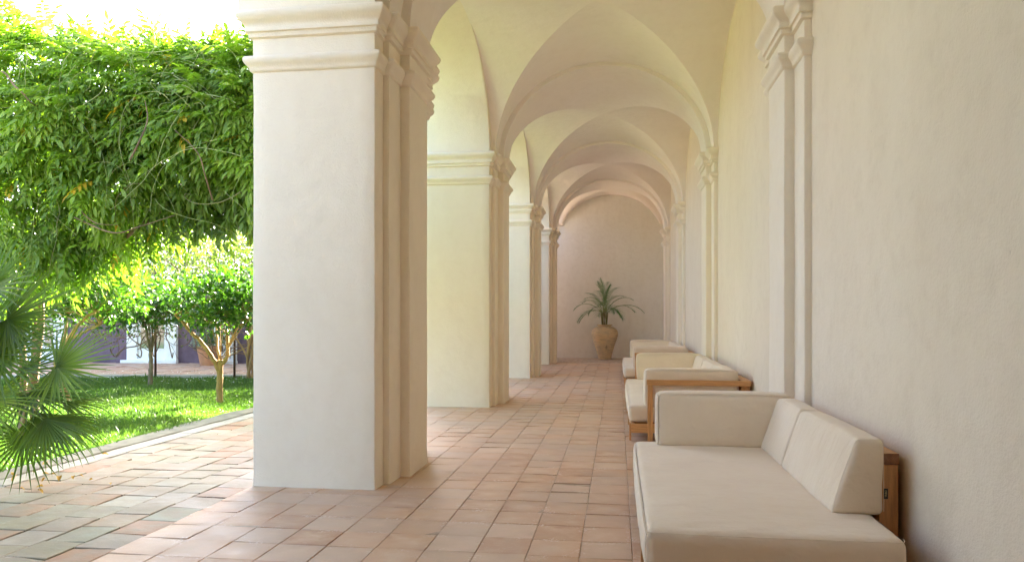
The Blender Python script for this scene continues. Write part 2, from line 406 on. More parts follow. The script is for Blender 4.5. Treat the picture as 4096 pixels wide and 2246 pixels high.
def tiles(name, cols, zf, mat, grout, gz, gap=.004, r=.006, tilt=.0015, hj=.001, jag=0, thick=.03, label=None):
    """cols: list of (x0,x1,[y breaks]); every tile a bevelled slab in one paving mesh"""
    V = []; F = []; T = []; UV = []; n = 0
    for (x0, x1, ys) in cols:
        for y0, y1 in zip(ys[:-1], ys[1:]):
            tone = rng.random(); h = rng.normal(0, hj); tx, ty = rng.normal(0, tilt, 2)
            P = np.array([(x0+gap, y0+gap), (x1-gap, y0+gap), (x1-gap, y1-gap), (x0+gap, y1-gap)])
            # outline with jagged edge points
            out = []
            m = 5 if jag else 1
            for i in range(4):
                a, b = P[i], P[(i+1) % 4]
                for j in range(m):
                    q = a+(b-a)*j/m
                    if jag: q = q+rng.normal(0, jag, 2)
                    out.append(q)
            out = np.array(out); c = out.mean(0); k = len(out)
            rows = [(1.0, -thick), (1.0, -r), (None, 0)]
            inn = c+(out-c)*(1-2.2*r/(x1-x0))
            def zz(q): return zf+h+(q[:, 0]-c[0])*tx/.15+(q[:, 1]-c[1])*ty/.15
            ring0 = np.column_stack([out, np.full(k, gz-.005)]); ring1 = np.column_stack([out, zz(out)-r]); ring2 = np.column_stack([inn, zz(inn)])
            cen = np.array([[c[0], c[1], zf+h]])
            V.append(np.concatenate([ring0, ring1, ring2, cen]))
            def uvq(q): return np.column_stack([(q[:, 0]-x0)/(x1-x0), (q[:, 1]-y0)/(y1-y0)])
            u0 = uvq(out); u2 = uvq(inn)
            for j in range(k):
                j2 = (j+1) % k
                F.append((n+j, n+j2, n+k+j2, n+k+j)); UV += [u0[j], u0[j2], u0[j2], u0[j]]
                F.append((n+k+j, n+k+j2, n+2*k+j2, n+2*k+j)); UV += [u0[j], u0[j2], u2[j2], u2[j]]
                F.append((n+2*k+j, n+2*k+j2, n+3*k, n+3*k)); UV += [u2[j], u2[j2], (.5, .5), (.5, .5)]
            T.append(np.full(3*k+1, tone)); n += 3*k+1
    F = np.array(F); UV = np.array(UV).reshape(-1, 4, 2)
    tri = F[:, 2] == F[:, 3]
    me = raw_mesh(name, np.concatenate(V), [F[~tri], F[tri][:, :3]], False, np.concatenate(T), np.concatenate([UV[~tri].reshape(-1, 2), UV[tri][:, :3].reshape(-1, 2)]))
    o = obj(name, me, mat, kind='structure')
    return o

# gallery floor tiles
cols = []
x = -2.76; k = 0
while x < 1.5:
    wd = .284; off = 4.262-.2885*40+rng.normal(0, .003)
    ys = off+np.arange(0, 96)*.2885; ys = ys[(ys > -5.2) & (ys < 23.2)]
    cols.append((x, x+wd, ys)); x += wd
tiles('gallery_floor', cols, 0, M_tile, None, -.006, gap=.0016, r=.0025, tilt=.0016, hj=.0006, jag=.0009)
sheet('floor_joints', -2.762, 1.6, -5.2, 22.8, -.0045, M_grout)
# terrace path of rough tiles
cols = []
x = -2.775
while x > -4.6:
    wd = .267; off = rng.random()*.3
    ys = [-5.0+off]
    while ys[-1] < 23: ys.append(ys[-1]+.292+rng.normal(0, .006))
    cols.append((x-wd, x, np.array(ys))); x -= wd
xk = x
tiles('terrace_path', cols, -.012, M_rough, None, -.05, gap=.0045, r=.004, tilt=.0022, hj=.0018, jag=.0022, thick=.05)
sheet('path_joints', xk-.3, -2.763, -5.3, 23.3, -.035, M_soilgrout)
# kerb strips: pale stone then concrete
mb = MB(); y = -5.2
while y < 23:
    L = .5+rng.random()*.35
    V, F = rbox(xk-.20, xk-.006, y, y+L-.006, -.06, -.008+rng.normal(0, .002), .006); mb.add(V, F); y += L
mb.build('stone_kerb', M_pale, kind='structure')
mb = MB(); V, F = rbox(xk-.46, xk-.206, -5.2, 23.2, -.09, .004, .012, grid=(2, 120, 1)); V[:, 2] += np.where(V[:, 2] > 0, .004*np.sin(V[:, 1]*7), 0)
V[:, 0] += np.where(V[:, 0] < xk-.40, .03*np.sin(V[:, 1]*1.3)+.015*np.sin(V[:, 1]*6.1), 0)
mb.add(V, F); mb.build('concrete_kerb', M_concrete, kind='structure')
XL = xk-.42
# lawn
def zlawn(X, Y): return -.045+.012*np.sin(X*1.1)*np.cos(Y*.9)
sheet('added_bounce_court', -40, XL+.02, -40, 3.0, -.052, M_bounce)  # added unseen ground, there to bounce sunlight into the gallery
def build_lawn():
    xs = np.linspace(-24, XL, 90); ys = np.linspace(2.9, 14.6, 90)
    X, Y = np.meshgrid(xs, ys, indexing='ij'); Z = zlawn(X, Y); V = np.stack([X, Y, Z], -1).reshape(-1, 3)
    idx = np.arange(len(V)).reshape(X.shape); F = np.stack([idx[:-1, :-1], idx[1:, :-1], idx[1:, 1:], idx[:-1, 1:]], -1).reshape(-1, 4)
    obj('lawn', raw_mesh('lawn', V, F, True), M_soil, kind='structure')
build_lawn()
def edgeY(X): return 14.28+(X+10.4)*.14          # slightly skew far edge of the lawn
def build_grass():
    n = 330000
    # denser near the camera
    Y = 4.6+10*rng.random(n)**1.35; X = -5.0-9*rng.random(n)
    u = uof(X, Y); keep = (u > -120) & (u < 1080) & (X < XL+.035) & (Y < edgeY(X)-.02)
    X, Y = X[keep], Y[keep]; n = len(X)
    X = np.where(X > XL, X, X); Z = zlawn(X, Y)
    hgt = (.028+.03*rng.random(n))*(1+.4*np.sin(X*3+np.sin(Y*2.2)*2)); wd = .0042+.0035*rng.random(n)*(Y/8)
    tall = rng.random(n) < .04; hgt = np.where(tall, hgt*2, hgt)
    a = rng.random(n)*2*PI; lean = .9*rng.random(n); b = rng.random(n)*2*PI
    pos = np.column_stack([X, Y, Z]); side = np.column_stack([np.cos(a), np.sin(a), np.zeros(n)])
    tip = np.column_stack([np.cos(b)*lean, np.sin(b)*lean, np.ones(n)]); tip /= np.linalg.norm(tip, axis=1, keepdims=True)
    midv = tip*.5+np.array((0, 0, .12))
    V = np.stack([pos-side*wd[:, None], pos+side*wd[:, None], pos+midv*hgt[:, None]-side*wd[:, None]*.8, pos+midv*hgt[:, None]+side*wd[:, None]*.8, pos+tip*hgt[:, None]], 1).reshape(-1, 3)
    base = (np.arange(n)*5)[:, None]
    Fq = np.array([[0, 1, 3, 2]])+base; Ft = np.array([[2, 3, 4]])+base
    patch = np.clip(.45+.25*np.sin(X*1.7+1)*np.sin(Y*1.3)+rng.normal(0, .2, n), 0, 1)
    me = raw_mesh('grass', V, [Ft, Fq], False, np.repeat(patch, 5))
    obj('grass', me, M_grass, label='short green grass covering the courtyard lawn', cat='grass', kind='stuff')
build_grass()
# far paved path, a low step above the lawn
mb = MB(); xs = np.linspace(-26, -2.9, 40)
V = []; 
for xx in xs: V += [(xx, edgeY(xx), -.1), (xx, edgeY(xx), .03), (xx, edgeY(xx)+.18, .034), (xx, edgeY(xx)+.18, -.1)]
V = np.array(V); F = []
for i in range(len(xs)-1):
    for j in range(3): F.append((i*4+j, (i+1)*4+j, (i+1)*4+j+1, i*4+j+1))
mb.add(V, np.array(F)); mb.build('far_path_kerb', M_pale, kind='structure')
cols = []; x = -24.
while x < -3:
    ys = np.arange(0, 14)*.30+edgeY(x)+.18+rng.random()*.02; cols.append((x, x+.30, ys)); x += .30
tiles('far_path', cols, .035, M_far, None, -.05, gap=.004, r=.006, tilt=.004, hj=.003, jag=.002)
sheet('far_path_joints', -26, -2.9, 14.6, 18.6, .012, M_soilgrout)

# ================================================================== GALLERY BUILDING
gal = empty('arcade_building', label='white plastered cloister gallery with square piers and groin vaulted ceiling beside the courtyard', cat='building')
PY = [-4.5, .38, 5.28, 10.22, 15.09, 19.40]
SP, BV = 3.58, 1.36
def outline(P, res=.12, rc=.012):
    """closed CCW polygon -> rounded, subdivided outline with outward normals for mitred offset"""
    P = np.asarray(P, float); k = len(P); pts = []; off = []
    for i in range(k):
        p0, p, p1 = P[i-1], P[i], P[(i+1) % k]
        a = (p-p0)/np.linalg.norm(p-p0); b = (p1-p)/np.linalg.norm(p1-p)
        na = np.array((a[1], -a[0])); nb = np.array((b[1], -b[0])); mit = na+nb       # outward normals for CCW
        convex = a[0]*b[1]-a[1]*b[0] > 0
        if convex:
            for q, o in ((p-a*rc, na*.0+mit-a*0), (p-(a-b)*rc*.3, mit), (p+b*rc, mit)):
                pts.append(q); off.append(mit)
        else: pts.append(p); off.append(mit)
        L = np.linalg.norm(p1-p); m = int(L/res)
        for j in range(1, m):
            pts.append(p+b*L*j/m); off.append(nb)
    return np.array(pts), np.array(off)
def loft(P, off, prof, rough=0, seed=0, cap=True):
    rows = []
    for d, z in prof:
        q = P+off*d
        rows.append(np.column_stack([q, np.full(len(P), z)]))
    V = np.concatenate(rows); k = len(P); m = len(prof)
    if rough:
        o3 = np.tile(np.column_stack([off, np.zeros(k)]), (m, 1))
        dn = np.array([mnoise.noise(Vector((v[0]*2.2+seed, v[1]*2.2, v[2]*1.6)))*.7+mnoise.noise(Vector((v[0]*7+seed, v[1]*7, v[2]*6)))*.35 for v in V])
        V = V+o3*(dn*rough)[:, None]
    idx = np.arange(m*k).reshape(m, k); nx = np.roll(idx, -1, 1)
    F = [np.stack([idx[:-1], nx[:-1], nx[1:], idx[1:]], -1).reshape(-1, 4)]
    if cap:
        c = V[(m-1)*k:].mean(0); V = np.concatenate([V, [c]]); top = idx[-1]
        F.append(np.array([(top[j], top[(j+1) % k], m*k) for j in range(k)]))
    return V, F
UPP = [(-.01, 3.392), (.012, 3.396), (.026, 3.402), (.028, 3.434), (.030, 3.436), (.046, 3.438), (.047, 3.462), (.044, 3.470), (.052, 3.492), (.068, 3.506), (.083, 3.520), (.094, 3.536), (.100, 3.556), (.098, 3.574), (.088, 3.585), (.06, 3.590), (-.02, 3.592)]
LOW = [(-.01, 3.136), (.008, 3.140), (.020, 3.150), (.022, 3.162), (.026, 3.176), (.038, 3.190), (.050, 3.203), (.057, 3.220), (.058, 3.238), (.050, 3.252), (.03, 3.259), (-.02, 3.262)]
def make_post(name, P, seed):
    pts, off = outline(P)
    zs = np.arange(0, 3.585, .09); prof = [(.004 if z < .01 else 0, z) for z in zs]+[(0, 3.58)]
    V, F = loft(pts, off, prof, .0055, seed, cap=False); o = obj(name, raw_mesh(name, V, F, False), M_white, gal)
    shade(o.data)
    for nm, pr in (('upper_moulding', UPP), ('lower_moulding', LOW)):
        V, F = loft(pts, off, pr, .0025, seed+3, cap=True); m = obj(nm, raw_mesh(nm, V, F), M_white, o); shade(m.data, 50)
    return o
def shade(me, ang=35):
    me.polygons.foreach_set('use_smooth', np.ones(len(me.polygons), bool))
    try: me.set_sharp_from_angle(angle=R(ang))
    except Exception: pass
# pier plan: local origin at near-face centre line X=-2.27, y0
px0, px1, l1, l2 = -2.75, -1.785, -1.735, -1.655
plan = [(px0, 0), (px1, 0), (px1, .195), (l1, .195), (l1, .485), (l2, .485), (l2, 1.035), (l1, 1.035), (l1, 1.325), (px1, 1.325), (px1, 1.52), (px0, 1.52)]
pier = make_post('pier', plan, 1.3); pier.location = (0, PY[2], 0)
for y in (PY[0], PY[1], PY[3], PY[4], PY[5]):
    c = copy_tree(pier, gal); c.location = (0, y, 0)
wplan = [(1.42, .195), (1.42, 1.325), (1.31, 1.325), (1.31, 1.035), (1.235, 1.035), (1.235, .485), (1.31, .485), (1.31, .195)]
pil = make_post('wall_pilaster', wplan, 9.1); pil.location = (0, PY[2], 0)
for y in (PY[0], PY[1], PY[3], PY[4], PY[5]):
    c = copy_tree(pil, gal); c.location = (0, y, 0)
# transverse arches
def make_arch():
    xc = (l2+1.235)/2; a = (1.235-l2)/2; n = 64
    t = np.linspace(PI, 0, n+1); y0, y1 = .485, 1.035
    def ring(aa, bb): return np.column_stack([xc+aa*np.cos(t), SP+.002+bb*np.sin(t)])
    rr = .005
    A = ring(a, 1.305); A2 = ring(a+rr, 1.305+rr); B = ring(a+.17, 1.49)
    rows = []
    for P, y in ((B, y0), (A2, y0), (A, y0+rr), (A, (y0+y1)/2), (A, y1-rr), (A2, y1), (B, y1)):
        rows.append(np.column_stack([P[:, 0], np.full(len(P), y), P[:, 1]]))
    V = np.concatenate(rows); idx = np.arange(len(V)).reshape(len(rows), -1)
    dn = np.array([mnoise.noise(Vector(v*2.5)) for v in V])*.004; V[:, 2] += dn
    F = np.stack([idx[:-1, :-1], idx[:-1, 1:], idx[1:, 1:], idx[1:, :-1]], -1).reshape(-1, 4)
    return raw_mesh('transverse_arch', V, F)
am = make_arch(); shade(am)
for y in PY:
    o = obj('transverse_arch', am, M_vault, gal); o.location = (0, y, 0)
# vaults
A_, XC = (1.31-l1)/2, (1.31+l1)/2
XLft, XRgt = px1-.02, 1.375
def vault_bay(y0, y1, strip_to):
    """groin web between y0,y1 then plain barrel strip to strip_to"""
    mb = MB(); yc, cy = (y0+y1)/2, (y1-y0)/2; n = 28
    s = np.sin(np.linspace(-PI/2, PI/2, 2*n+1)); m = 14
    def H(q): return SP+BV*np.sqrt(np.maximum(0, 1-q*q))
    tt = np.linspace(0, 1, m+1)
    for sg in (-1, 1):                     # webs towards the transverse arches: barrel over x
        U = np.repeat(s[:, None], m+1, 1); Vv = sg*(np.abs(U)+(1-np.abs(U))*tt[None, :])
        P = np.stack([XC+A_*U, yc+cy*Vv, H(U)], -1).reshape(-1, 3); idx = np.arange(len(P)).reshape(U.shape)
        F = np.stack([idx[:-1, :-1], idx[1:, :-1], idx[1:, 1:], idx[:-1, 1:]], -1).reshape(-1, 4)
        mb.add(P, F if sg < 0 else F[:, ::-1])
        # webs towards the walls: barrel over y
        Vv = np.repeat(s[:, None], m+1, 1); U = sg*(np.abs(Vv)+(1-np.abs(Vv))*tt[None, :])
        P = np.stack([XC+A_*U, yc+cy*Vv, H(Vv)], -1); ext = P[:, -1:].copy(); ext[..., 0] = XLft if sg < 0 else XRgt
        P = np.concatenate([P, ext], 1); sh = P.shape[:2]; P = P.reshape(-1, 3); idx = np.arange(len(P)).reshape(sh)
        F = np.stack([idx[:-1, :-1], idx[1:, :-1], idx[1:, 1:], idx[:-1, 1:]], -1).reshape(-1, 4)
        mb.add(P, F)
    if strip_to:
        U = np.repeat(s[:, None], 2, 1); Yy = np.tile(np.array([y1, strip_to]), (len(s), 1))
        P = np.stack([XC+A_*U, Yy, H(U)], -1).reshape(-1, 3); idx = np.arange(len(P)).reshape(U.shape)
        F = np.stack([idx[:-1, :-1], idx[1:, :-1], idx[1:, 1:], idx[:-1, 1:]], -1).reshape(-1, 4); mb.add(P, F)
    o = mb.build('groin_vault', M_vault, gal, True)
for a, b in zip(PY[:-1], PY[1:]):
    vault_bay(a+1.325, b+.195, b+1.325)
YE = 22.56
def last_vault():
    y0 = PY[5]+1.325; yc, cy = (y0+YE)/2, (YE-y0)/2; n = 48
    s = np.sin(np.linspace(-PI/2, PI/2, n+1)); s2 = np.sin(np.linspace(-PI/2, PI/2, 41))
    U, Vv = np.meshgrid(s, s2, indexing='ij')
    Z = np.maximum(np.sqrt(np.maximum(0, 1-U*U)), np.sqrt(np.maximum(0, 1-Vv*Vv)))*BV+SP
    Z = np.where(Vv > 0, np.maximum(Z, 4.035), Z)
    P = np.stack([XC+A_*U*1.02, yc+cy*Vv, Z], -1).reshape(-1, 3); idx = np.arange(len(P)).reshape(U.shape)
    F = np.stack([idx[:-1, :-1], idx[1:, :-1], idx[1:, 1:], idx[:-1, 1:]], -1).reshape(-1, 4)
    mb = MB(); mb.add(P, F)
    # flat underside of the vault feet at the end wall
    mb.add([(XC-A_-.06, yc+.5, 4.03), (XC-A_+.12, yc+.5, 4.03), (XC-A_+.12, YE, 4.03), (XC-A_-.06, YE, 4.03)], np.array([(0, 1, 2, 3)]))
    mb.build('groin_vault', M_vault, gal, True)
last_vault()
# arcade wall above the piers, with arched openings
def arcade_wall():
    xo, xi, zt = -2.87, px1, 6.0
    segs = []
    ends = [(-5.6, PY[0])]+[(PY[i]+1.52, PY[i+1]) for i in range(5)]+[(PY[5]+1.52, YE)]
    ys = [-5.9]; zb = [SP-.01]
    for a, b in ends[1:]:
        t = np.linspace(PI, 0, 49); c, h = (a+b)/2, (b-a)/2
        y = c+h*np.cos(t); z = SP+1.37*np.sin(t)
        ys += [a-1e-4]+list(y)+[b+1e-4]; zb += [SP-.01, *z, SP-.01]
    ys.append(YE+.4); zb.append(SP-.01)
    ys, zb = np.array(ys), np.array(zb); n = len(ys)
    r = .012
    rows = [np.column_stack([np.full(n, xo), ys, np.full(n, zt)]), np.column_stack([np.full(n, xo), ys, zb+r]), np.column_stack([np.full(n, xo+r), ys, zb]),
            np.column_stack([np.full(n, (xo+xi)/2), ys, zb]), np.column_stack([np.full(n, xi-r), ys, zb]), np.column_stack([np.full(n, xi), ys, zb+r]), np.column_stack([np.full(n, xi), ys, np.full(n, zt)])]
    V = np.concatenate(rows); idx = np.arange(len(V)).reshape(len(rows), n)
    F = np.stack([idx[:-1, :-1], idx[:-1, 1:], idx[1:, 1:], idx[1:, :-1]], -1).reshape(-1, 4)
    o = obj('arcade_wall', raw_mesh('arcade_wall', V, F), M_white, gal); shade(o.data, 30)
arcade_wall()
def wallbox(name, x0, x1, y0, y1, z0, z1, mat):
    V, F = rbox(x0, x1, y0, y1, z0, z1, .01); mb = MB(); mb.add(V, F); return mb.build(name, mat, gal)
wallbox('back_wall', 1.36, 1.9, -5.9, YE+.4, -.2, 6.0, M_wall)
wallbox('end_wall', -3.4, 1.359, YE, YE+.4, -.2, 6.0, M_end)
wallbox('added_rear_wall', -2.75, 1.359, -1.9, -1.5, -.01, 3.575, M_warm)  # added unseen wall behind the camera, blocks light from the rear bays
wallbox('added_rear_wall', -1.784, 1.359, -1.9, -1.5, 3.58, 5.6, M_warm)  # upper half of the same added light-blocking wall
wallbox('added_side_wall', -2.745, -1.79, -1.499, .379, -.01, 5.2, M_warm)  # added unseen wall, closes the opening beside the camera to cut light
wallbox('end_wall', -2.0, 1.359, -5.9, -5.5, -.2, 6.0, M_end)
wallbox('roof', -3.0, 2.0, -6.0, YE+.5, 6.002, 6.25, M_roof)

# ================================================================== SOFAS
def cushion(name, parent, box, trap=None, r=.035, puff=.012, seed=0, grid=(10, 10, 4), wr=.004):
    V, F = rbox(*box, r=r, seg=4, grid=grid, puff=puff, trap=trap, wr=wr, wseed=seed)
    mb = MB(); mb.add(V, F); return mb.build(name, M_fab, parent, True)
def seam(parent, pts):
    mb = MB(); V, F = tube(spline(pts, 6), .0015, 5); mb.add(V, F); return mb.build('seam', M_fab, parent, True)
def beam(name, parent, x0, x1, y0, y1, z0, z1, mat, **k):
    V, F = rbox(x0, x1, y0, y1, z0, z1, .003); mb = MB(); mb.add(V, F); return mb.build(name, mat, parent, **k)
def wedge(V):                       # back cushion: leaning front face
    z = (V[:, 2]-.36)/.355; V = V.copy(); t = np.clip(z, 0, 1)
    xf = .995+.118*t; V[:, 0] = xf+(V[:, 0]-.995)/(1.235-.995)*(1.236-xf); return V
def sofa(y0, y1, near_arm, joints, label, seat0, back0):
    s = empty('sofa', (.72, (y0+y1)/2, 0), label=label, cat='sofa', group='low teak framed sofas along the gallery wall')
    # seat cushion
    xr = 1.205
    n = 3 if near_arm else 2
    sc_ = cushion('seat_cushion', s, (.118, xr, seat0, y1-.02, .182, .358), r=.045, puff=.014, seed=y0, grid=(26, 50, 6), wr=.009)
    for zz in (.348, .20):
        q = .012 if zz > .3 else .01
        seam(sc_, [(.121+.005, y1-.08, zz), (.119, (seat0+y1)/2, zz), (.121, seat0+.05, zz), (.134, seat0+.014, zz), (.2, seat0+.001, zz), (.6, seat0-.006, zz), (1.1, seat0+.001, zz), (xr-.02, seat0+.012, zz), (xr-.002, seat0+.06, zz)])
    seam(sc_, [(.128, seat0+.009, .348), (.122, seat0+.006, .30), (.122, seat0+.006, .25), (.128, seat0+.009, .20)])
    # arm cushions
    ya = y1-.24
    def arm(c0, c1, key):
        a = cushion('arm_cushion', s, (.285, 1.215, c0, c1, .35, .735), r=.035, puff=.014, seed=key, grid=(24, 6, 12), wr=.008)
        for yy in (c0+.004, c1-.004):
            seam(a, [(.292, yy, .38), (.290, yy, .70), (.305, yy, .722), (.6, yy, .735), (1.0, yy, .735), (1.19, yy, .722)])
        return a
    arm(ya, ya+.19, y0+5)
    # wood frame
    beam('arm_frame', s, .30, 1.335, y1-.052, y1, .580, .634, W_x); beam('arm_post', s, .306, .358, y1-.052, y1, 0, .5795, W_z)
    if near_arm:
        beam('arm_frame', s, .30, 1.335, y0, y0+.052, .580, .634, W_x); p = beam('arm_post', s, .306, .358, y0, y0+.052, 0, .5795, W_z)
        na = arm(y0+.062, y0+.25, y0+1)
        tag(na, (.287, y0+.10, .42), 'x')
    bb = y0+.052 if near_arm else back0
    be = y1-.052
    beam('back_rail', s, 1.245, 1.335, bb+.001, be-.001, .583, .637, W_y)
    if not near_arm:
        beam('end_grain', s, 1.2455, 1.3345, bb-.002, bb+.0005, .5835, .6365, W_end)
    beam('back_post', s, 1.247, 1.333, back0+.003, back0+.058, 0, .5815, W_z); beam('back_post', s, 1.247, 1.333, y1-.11, y1-.054, 0, .5815, W_z)
    for zz in (.24, .36, .48): beam('back_slat', s, 1.275, 1.300, back0+.06, y1-.112, zz, zz+.07, W_y)
    # base
    yb0 = y0+.003 if near_arm else seat0+.06
    beam('base_rail', s, .142, .180, yb0+.03, y1-.03, .09, .178, W_y); beam('base_rail', s, 1.16, 1.20, yb0+.03, y1-.03, .09, .178, W_y)
    beam('base_end', s, .140, 1.21, yb0, yb0+.028, .088, .180, W_x); beam('base_end', s, .140, 1.21, y1-.03, y1-.053-.025+.05, .088, .180, W_x)
    for k, yy in enumerate(((yb0+.06), (yb0+y1)/2-.55, (yb0+y1)/2+.5, y1-.12)):
        beam('leg', s, .121, .141, yy, yy+.055, 0, .176, W_z); beam('leg', s, 1.10, 1.155, yy, yy+.055, 0, .176, W_z)
    for q in range(9):
        yy = yb0+.15+q*(y1-yb0-.3)/8; beam('seat_slat', s, .181, 1.159, yy, yy+.07, .158, .176, W_x)
    # back cushions
    for i, (c0, c1) in enumerate(joints):
        b = cushion('back_cushion', s, (.995, 1.235, c0+.002, c1-.002, .358, .715), trap=wedge, r=.028, puff=.010, seed=c0+i, grid=(8, 24, 14), wr=.009)
        for yy in (c0+.006,):
            seam(b, [(.995+.010, yy, .37), (1.038, yy, .50), (1.09, yy, .65), (1.108, yy, .700), (1.13, yy, .7135), (1.215, yy, .7135), (1.232, yy, .70), (1.236, yy, .5), (1.236, yy, .38)])
        if i == 0 and not near_arm:
            tag(b, (1.236, c0+.004, .44), 'n')
    return s
def tag(parent, p, mode):
    mb = MB()
    if mode == 'n':
        V, F = rbox(p[0], p[0]+.018, p[1]-.001, p[1]+.001, p[2], p[2]+.048, .0006); mb.add(V, F); t = mb.build('fabric_label', M_tag, parent)
        c = bpy.data.curves.new('label_lettering', 'FONT'); c.body = 'TRIBÙ'; c.size = .012; c.align_x = 'CENTER'; c.align_y = 'CENTER'; c.extrude = .0002
        o = bpy.data.objects.new('label_lettering', c); C.objects.link(o); o.parent = t; c.materials.append(M_tagtext)
        o.location = Vector((p[0]+.009, p[1]-.0016, p[2]+.024))-Vector(WLOC[parent.name]); o.rotation_euler = (R(90), R(-90), 0)
        dg = bpy.context.evaluated_depsgraph_get(); me = bpy.data.meshes.new_from_object(o.evaluated_get(dg)); loc, rot = o.location.copy(), o.rotation_euler.copy()
        bpy.data.objects.remove(o); o = bpy.data.objects.new('label_lettering', me); C.objects.link(o); o.parent = t; o.location = loc; o.rotation_euler = rot
    else:
        V, F = rbox(p[0]-.012, p[0]+.004, p[1]-.001, p[1]+.001, p[2], p[2]+.04, .0006); mb.add(V, F); mb.build('fabric_label', M_tag, parent)
sofa(3.28, 5.65, False, [(3.665, 4.752), (4.752, 5.405)], 'nearest low sofa, open at its front end, with two beige back cushions', 3.28, 3.76)
sofa(7.70, 11.10, True, [(7.955, 8.92), (8.92, 9.93), (9.93, 10.855)], 'middle low sofa of the row, teak arm frame facing the camera, behind the nearest sofa', 7.775, 7.755)
sofa(13.16, 16.69, True, [(13.415, 14.45), (14.45, 15.45), (15.45, 16.445)], 'farthest low sofa of the row, white cushions in teak frame, nearest the palm jar', 13.235, 13.215)

# ================================================================== JAR WITH PALM
JX, JY = -.375, 21.80
jar = empty('clay_jar', (JX, JY, 0), label='tall aged terracotta jar on the floor before the end wall', cat='jar')
prof = [(0, .003), (.182, .003), (.186, .015), (.190, .05), (.205, .14), (.235, .26), (.275, .40), (.32, .53), (.352, .63), (.371, .70), (.375, .76), (.366, .82), (.335, .88), (.285, .925), (.225, .955), (.185, .972), (.178, .985), (.195, .992), (.215, .998), (.220, 1.008), (.214, 1.02), (.19, 1.024), (.165, 1.02), (.155, 1.0), (.155, .93), (0, .93)]
P = []
for i in range(len(prof)-1):
    a, b = np.array(prof[i]), np.array(prof[i+1]); m = max(1, int(np.linalg.norm(b-a)/.012))
    for j in range(m): P.append(a+(b-a)*j/m)
P.append(np.array(prof[-1])); P = np.array(P)
P[:, 0] *= 1.04
rid = ((P[:, 1] > .55) & (P[:, 1] < .84) & (P[:, 0] > .2)); P[:, 0] += np.where(rid, .004*np.sin(P[:, 1]*150)*np.sin(P[:, 1]*37), 0)
V, F = lathe(P, 64, (JX, JY, 0), .004); mb = MB(); mb.add(V, F); jb = mb.build('jar_body', M_jar, jar, True)
mb = MB(); a = np.linspace(0, 1, 9); th = -1.1+.1*np.sin(a*6)+a*.14
rz = np.interp(a*.3+.03, P[:40, 1], P[:40, 0]) if False else np.interp(a*.30+.03, [0, .05, .14, .26, .40], [.188, .190, .205, .235, .275])
V, F = tube(np.column_stack([JX+(rz+.001)*np.cos(th), JY+(rz+.001)*np.sin(th), a*.30+.03]), [.006*(1-.7*x) for x in a], 5); mb.add(V, F); mb.build('crack', M_tag, jar)
mb = MB(); V, F = lathe([(0, .95), (.1, .955), (.16, .945)], 24, (JX, JY, 0)); mb.add(V, F[0][:, ::-1]); mb.build('soil', M_soilgrout, jar)

def pinnate(mb_s, mb_l, base, tipdir, length, droop, nl, ll, lw, tone0, tilt=.5, flat=None):
    """a feather frond: curved rachis plus narrow leaflets"""
    d = np.array(tipdir, float); d /= np.linalg.norm(d); p = np.array(base, float); pts = [p.copy()]; ns = 16
    hor = d.copy()
    for i in range(ns):
        d = d+np.array((0, 0, -droop/ns*(1+1.2*i/ns))); d /= np.linalg.norm(d); p = p+d*length/ns; pts.append(p.copy())
    pts = np.array(pts); V, F = tube(pts, np.linspace(.007, .0015, len(pts)), 5); mb_s.add(V, F, .35)
    T = np.gradient(pts, axis=0); T /= np.linalg.norm(T, axis=1, keepdims=True)
    s0 = np.array((-hor[1], hor[0], 0)); s0 /= max(np.linalg.norm(s0), .01)
    for i in range(nl):
        t = .22+.78*i/(nl-1); f = t*(len(pts)-1); k = min(int(f), len(pts)-2); q = pts[k]+(pts[k+1]-pts[k])*(f-k); tg = T[k]
        L = ll*(math.sin(PI*min(1, .12+.88*(t-.22)/.78*.9+.05))**.6)*(.9+.2*rng.random())
        for sg in (-1, 1):
            upn = np.cross(s0*sg, tg)*sg; 
            dd = s0*sg*(.95-.45*t)+tg*(.45+.7*t)+np.array((0, 0, .12-.1*t)); dd /= np.linalg.norm(dd)
            m = 4; pp = [q.copy()]; d2 = dd.copy()
            for j in range(m):
                d2 = d2+np.array((0, 0, -tilt*.22*(j+.5))); d2 /= np.linalg.norm(d2); pp.append(pp[-1]+d2*L/m)
            pp = np.array(pp); sw = np.cross(dd, np.array((0, 0, 1.)))+rng.normal(0, .15, 3); sw /= np.linalg.norm(sw)+1e-6
            wdt = np.array([.5, 1, .9, .6, .05])*lw
            Vv = np.concatenate([pp-sw*wdt[:, None], pp+sw*wdt[:, None]])
            Ff = np.array([(j, j+1, j+6, j+5) for j in range(4)])
            mb_l.add(Vv, Ff, float(np.clip(tone0+rng.normal(0, .15), 0, 1)))
pp = empty('potted_palm', (JX, JY, .95), label='feathery dark green palm growing out of the tall clay jar', cat='palm')
ms, ml = MB(), MB()
